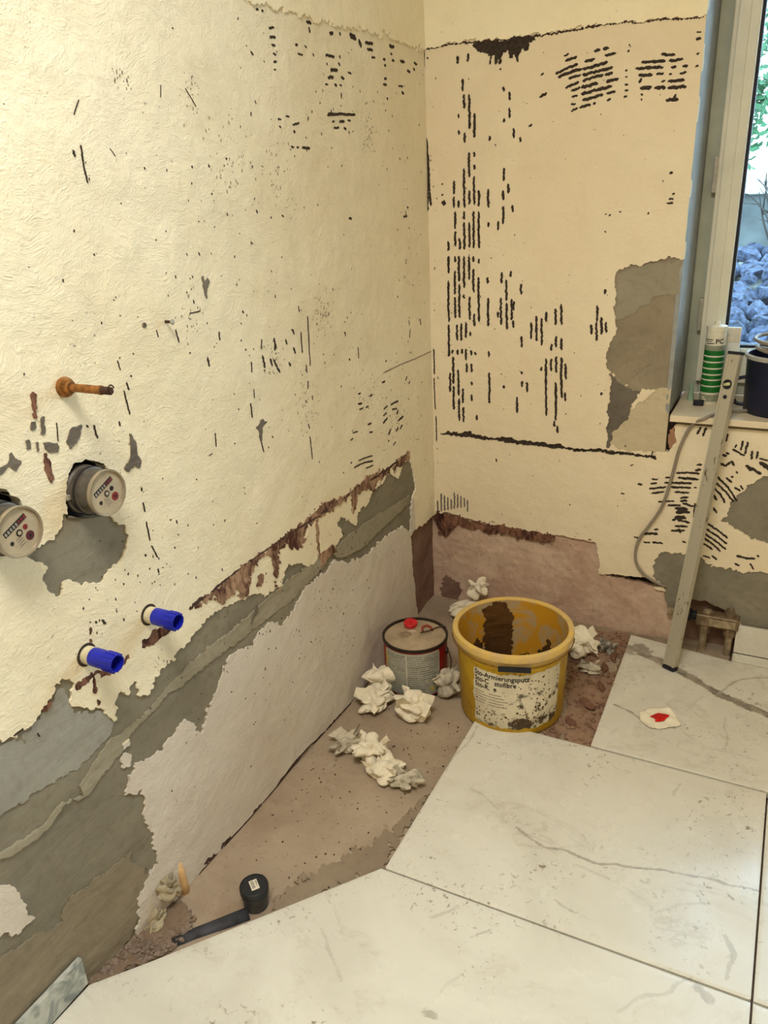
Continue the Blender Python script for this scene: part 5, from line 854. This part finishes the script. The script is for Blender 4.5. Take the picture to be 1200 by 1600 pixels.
tubeo('side_handle', smoothpath([(.05, -.092, .10), (.05, -.118, .09), (.05, -.124, .06), (.05, -.112, .03), (.05, -.090, .025)]), .005, NAVY, nb, 8)
coil = []
for i in range(100):
    a = i * .21; coil.append((.985 + (.080 + .006 * math.sin(i * .37)) * math.cos(a), .105 + (.080 + .006 * math.sin(i * .37)) * math.sin(a), cz + .164 + .0045 * a / 6.28 * 2 + .012 * math.sin(a * .5 + 1)))
o = tubeo('coiled_cable', coil, .0048, CG, None, 8); tag(o, 'loops of grey cable coiled on top of the navy pail', 'cable')
# ------------------------------------------------------------------ radiator valve in the niche
rv = empty('radiator_valve', (.904, -.004, .066)); rv.scale = (1.12, 1.0, 1.15); tag(rv, 'dirty brass radiator valve block in the wall niche under the window', 'valve')
BRZ = plain('dirty_bronze', srgb(128, 108, 84), .5, .3, .3, 60, .4); BRL = plain('worn_nickel', srgb(168, 152, 124), .4, .5, .2, 60, .2)
RX = Matrix.Rotation(math.pi / 2, 4, 'Y')
bm = bmesh.new(); box(bm, -.052, .052, -.030, .012, .020, .052); bmo('block', bm, BRZ, rv, bevel=.006, seg=3)
boxo('slot_plate', (-.02, .045, -.034, -.029, .026, .046), BRL, rv, .002)
latheo('union_nut', [(0, -.105), (.013, -.105), (.013, -.088), (.017, -.087), (.017, -.066), (.012, -.064), (.012, -.045), (0, -.045)], SEAL, rv, 12, Matrix.Translation((0, -.006, .036)) @ RX)
latheo('threaded_end', [(0, -.125)] + [(.011 + .0012 * (i % 2), -.125 + i * .0022) for i in range(10)] + [(0, -.104)], BRL, rv, 16, Matrix.Translation((0, -.006, .036)) @ RX)
latheo('top_screw', [(0, .050), (.014, .050), (.014, .062), (.010, .064), (.010, .072), (.004, .073), (0, .069)], BRZ, rv, 6, Matrix.Translation((.028, -.008, 0)))
latheo('top_screw', [(0, .050), (.012, .050), (.012, .058), (.007, .060), (0, .060)], BRL, rv, 6, Matrix.Translation((-.026, -.008, 0)))
for x in (-.030, .032):
    latheo('nut', [(.0, .022), (.015, .022), (.016, .010), (.015, -.004), (.010, -.006), (0, -.006)], BRZ, rv, 6, Matrix.Translation((x, -.010, 0)))
    latheo('riser', [(.0, -.002), (.0095, -.002), (.0095, -.064), (0, -.064)], BRL, rv, 18, Matrix.Translation((x, -.010, 0)))
# ------------------------------------------------------------------ ceiling lamp (out of frame, lights the room)
lp = empty('ceiling_lamp', (.72, -2.05, 2.5)); tag(lp, 'square flat ceiling lamp', 'lamp')
boxo('lamp_tray', (-.33, .33, -.33, .33, -.05, 0), plain('lamp_white', srgb(240, 238, 230), .5), lp, .004)
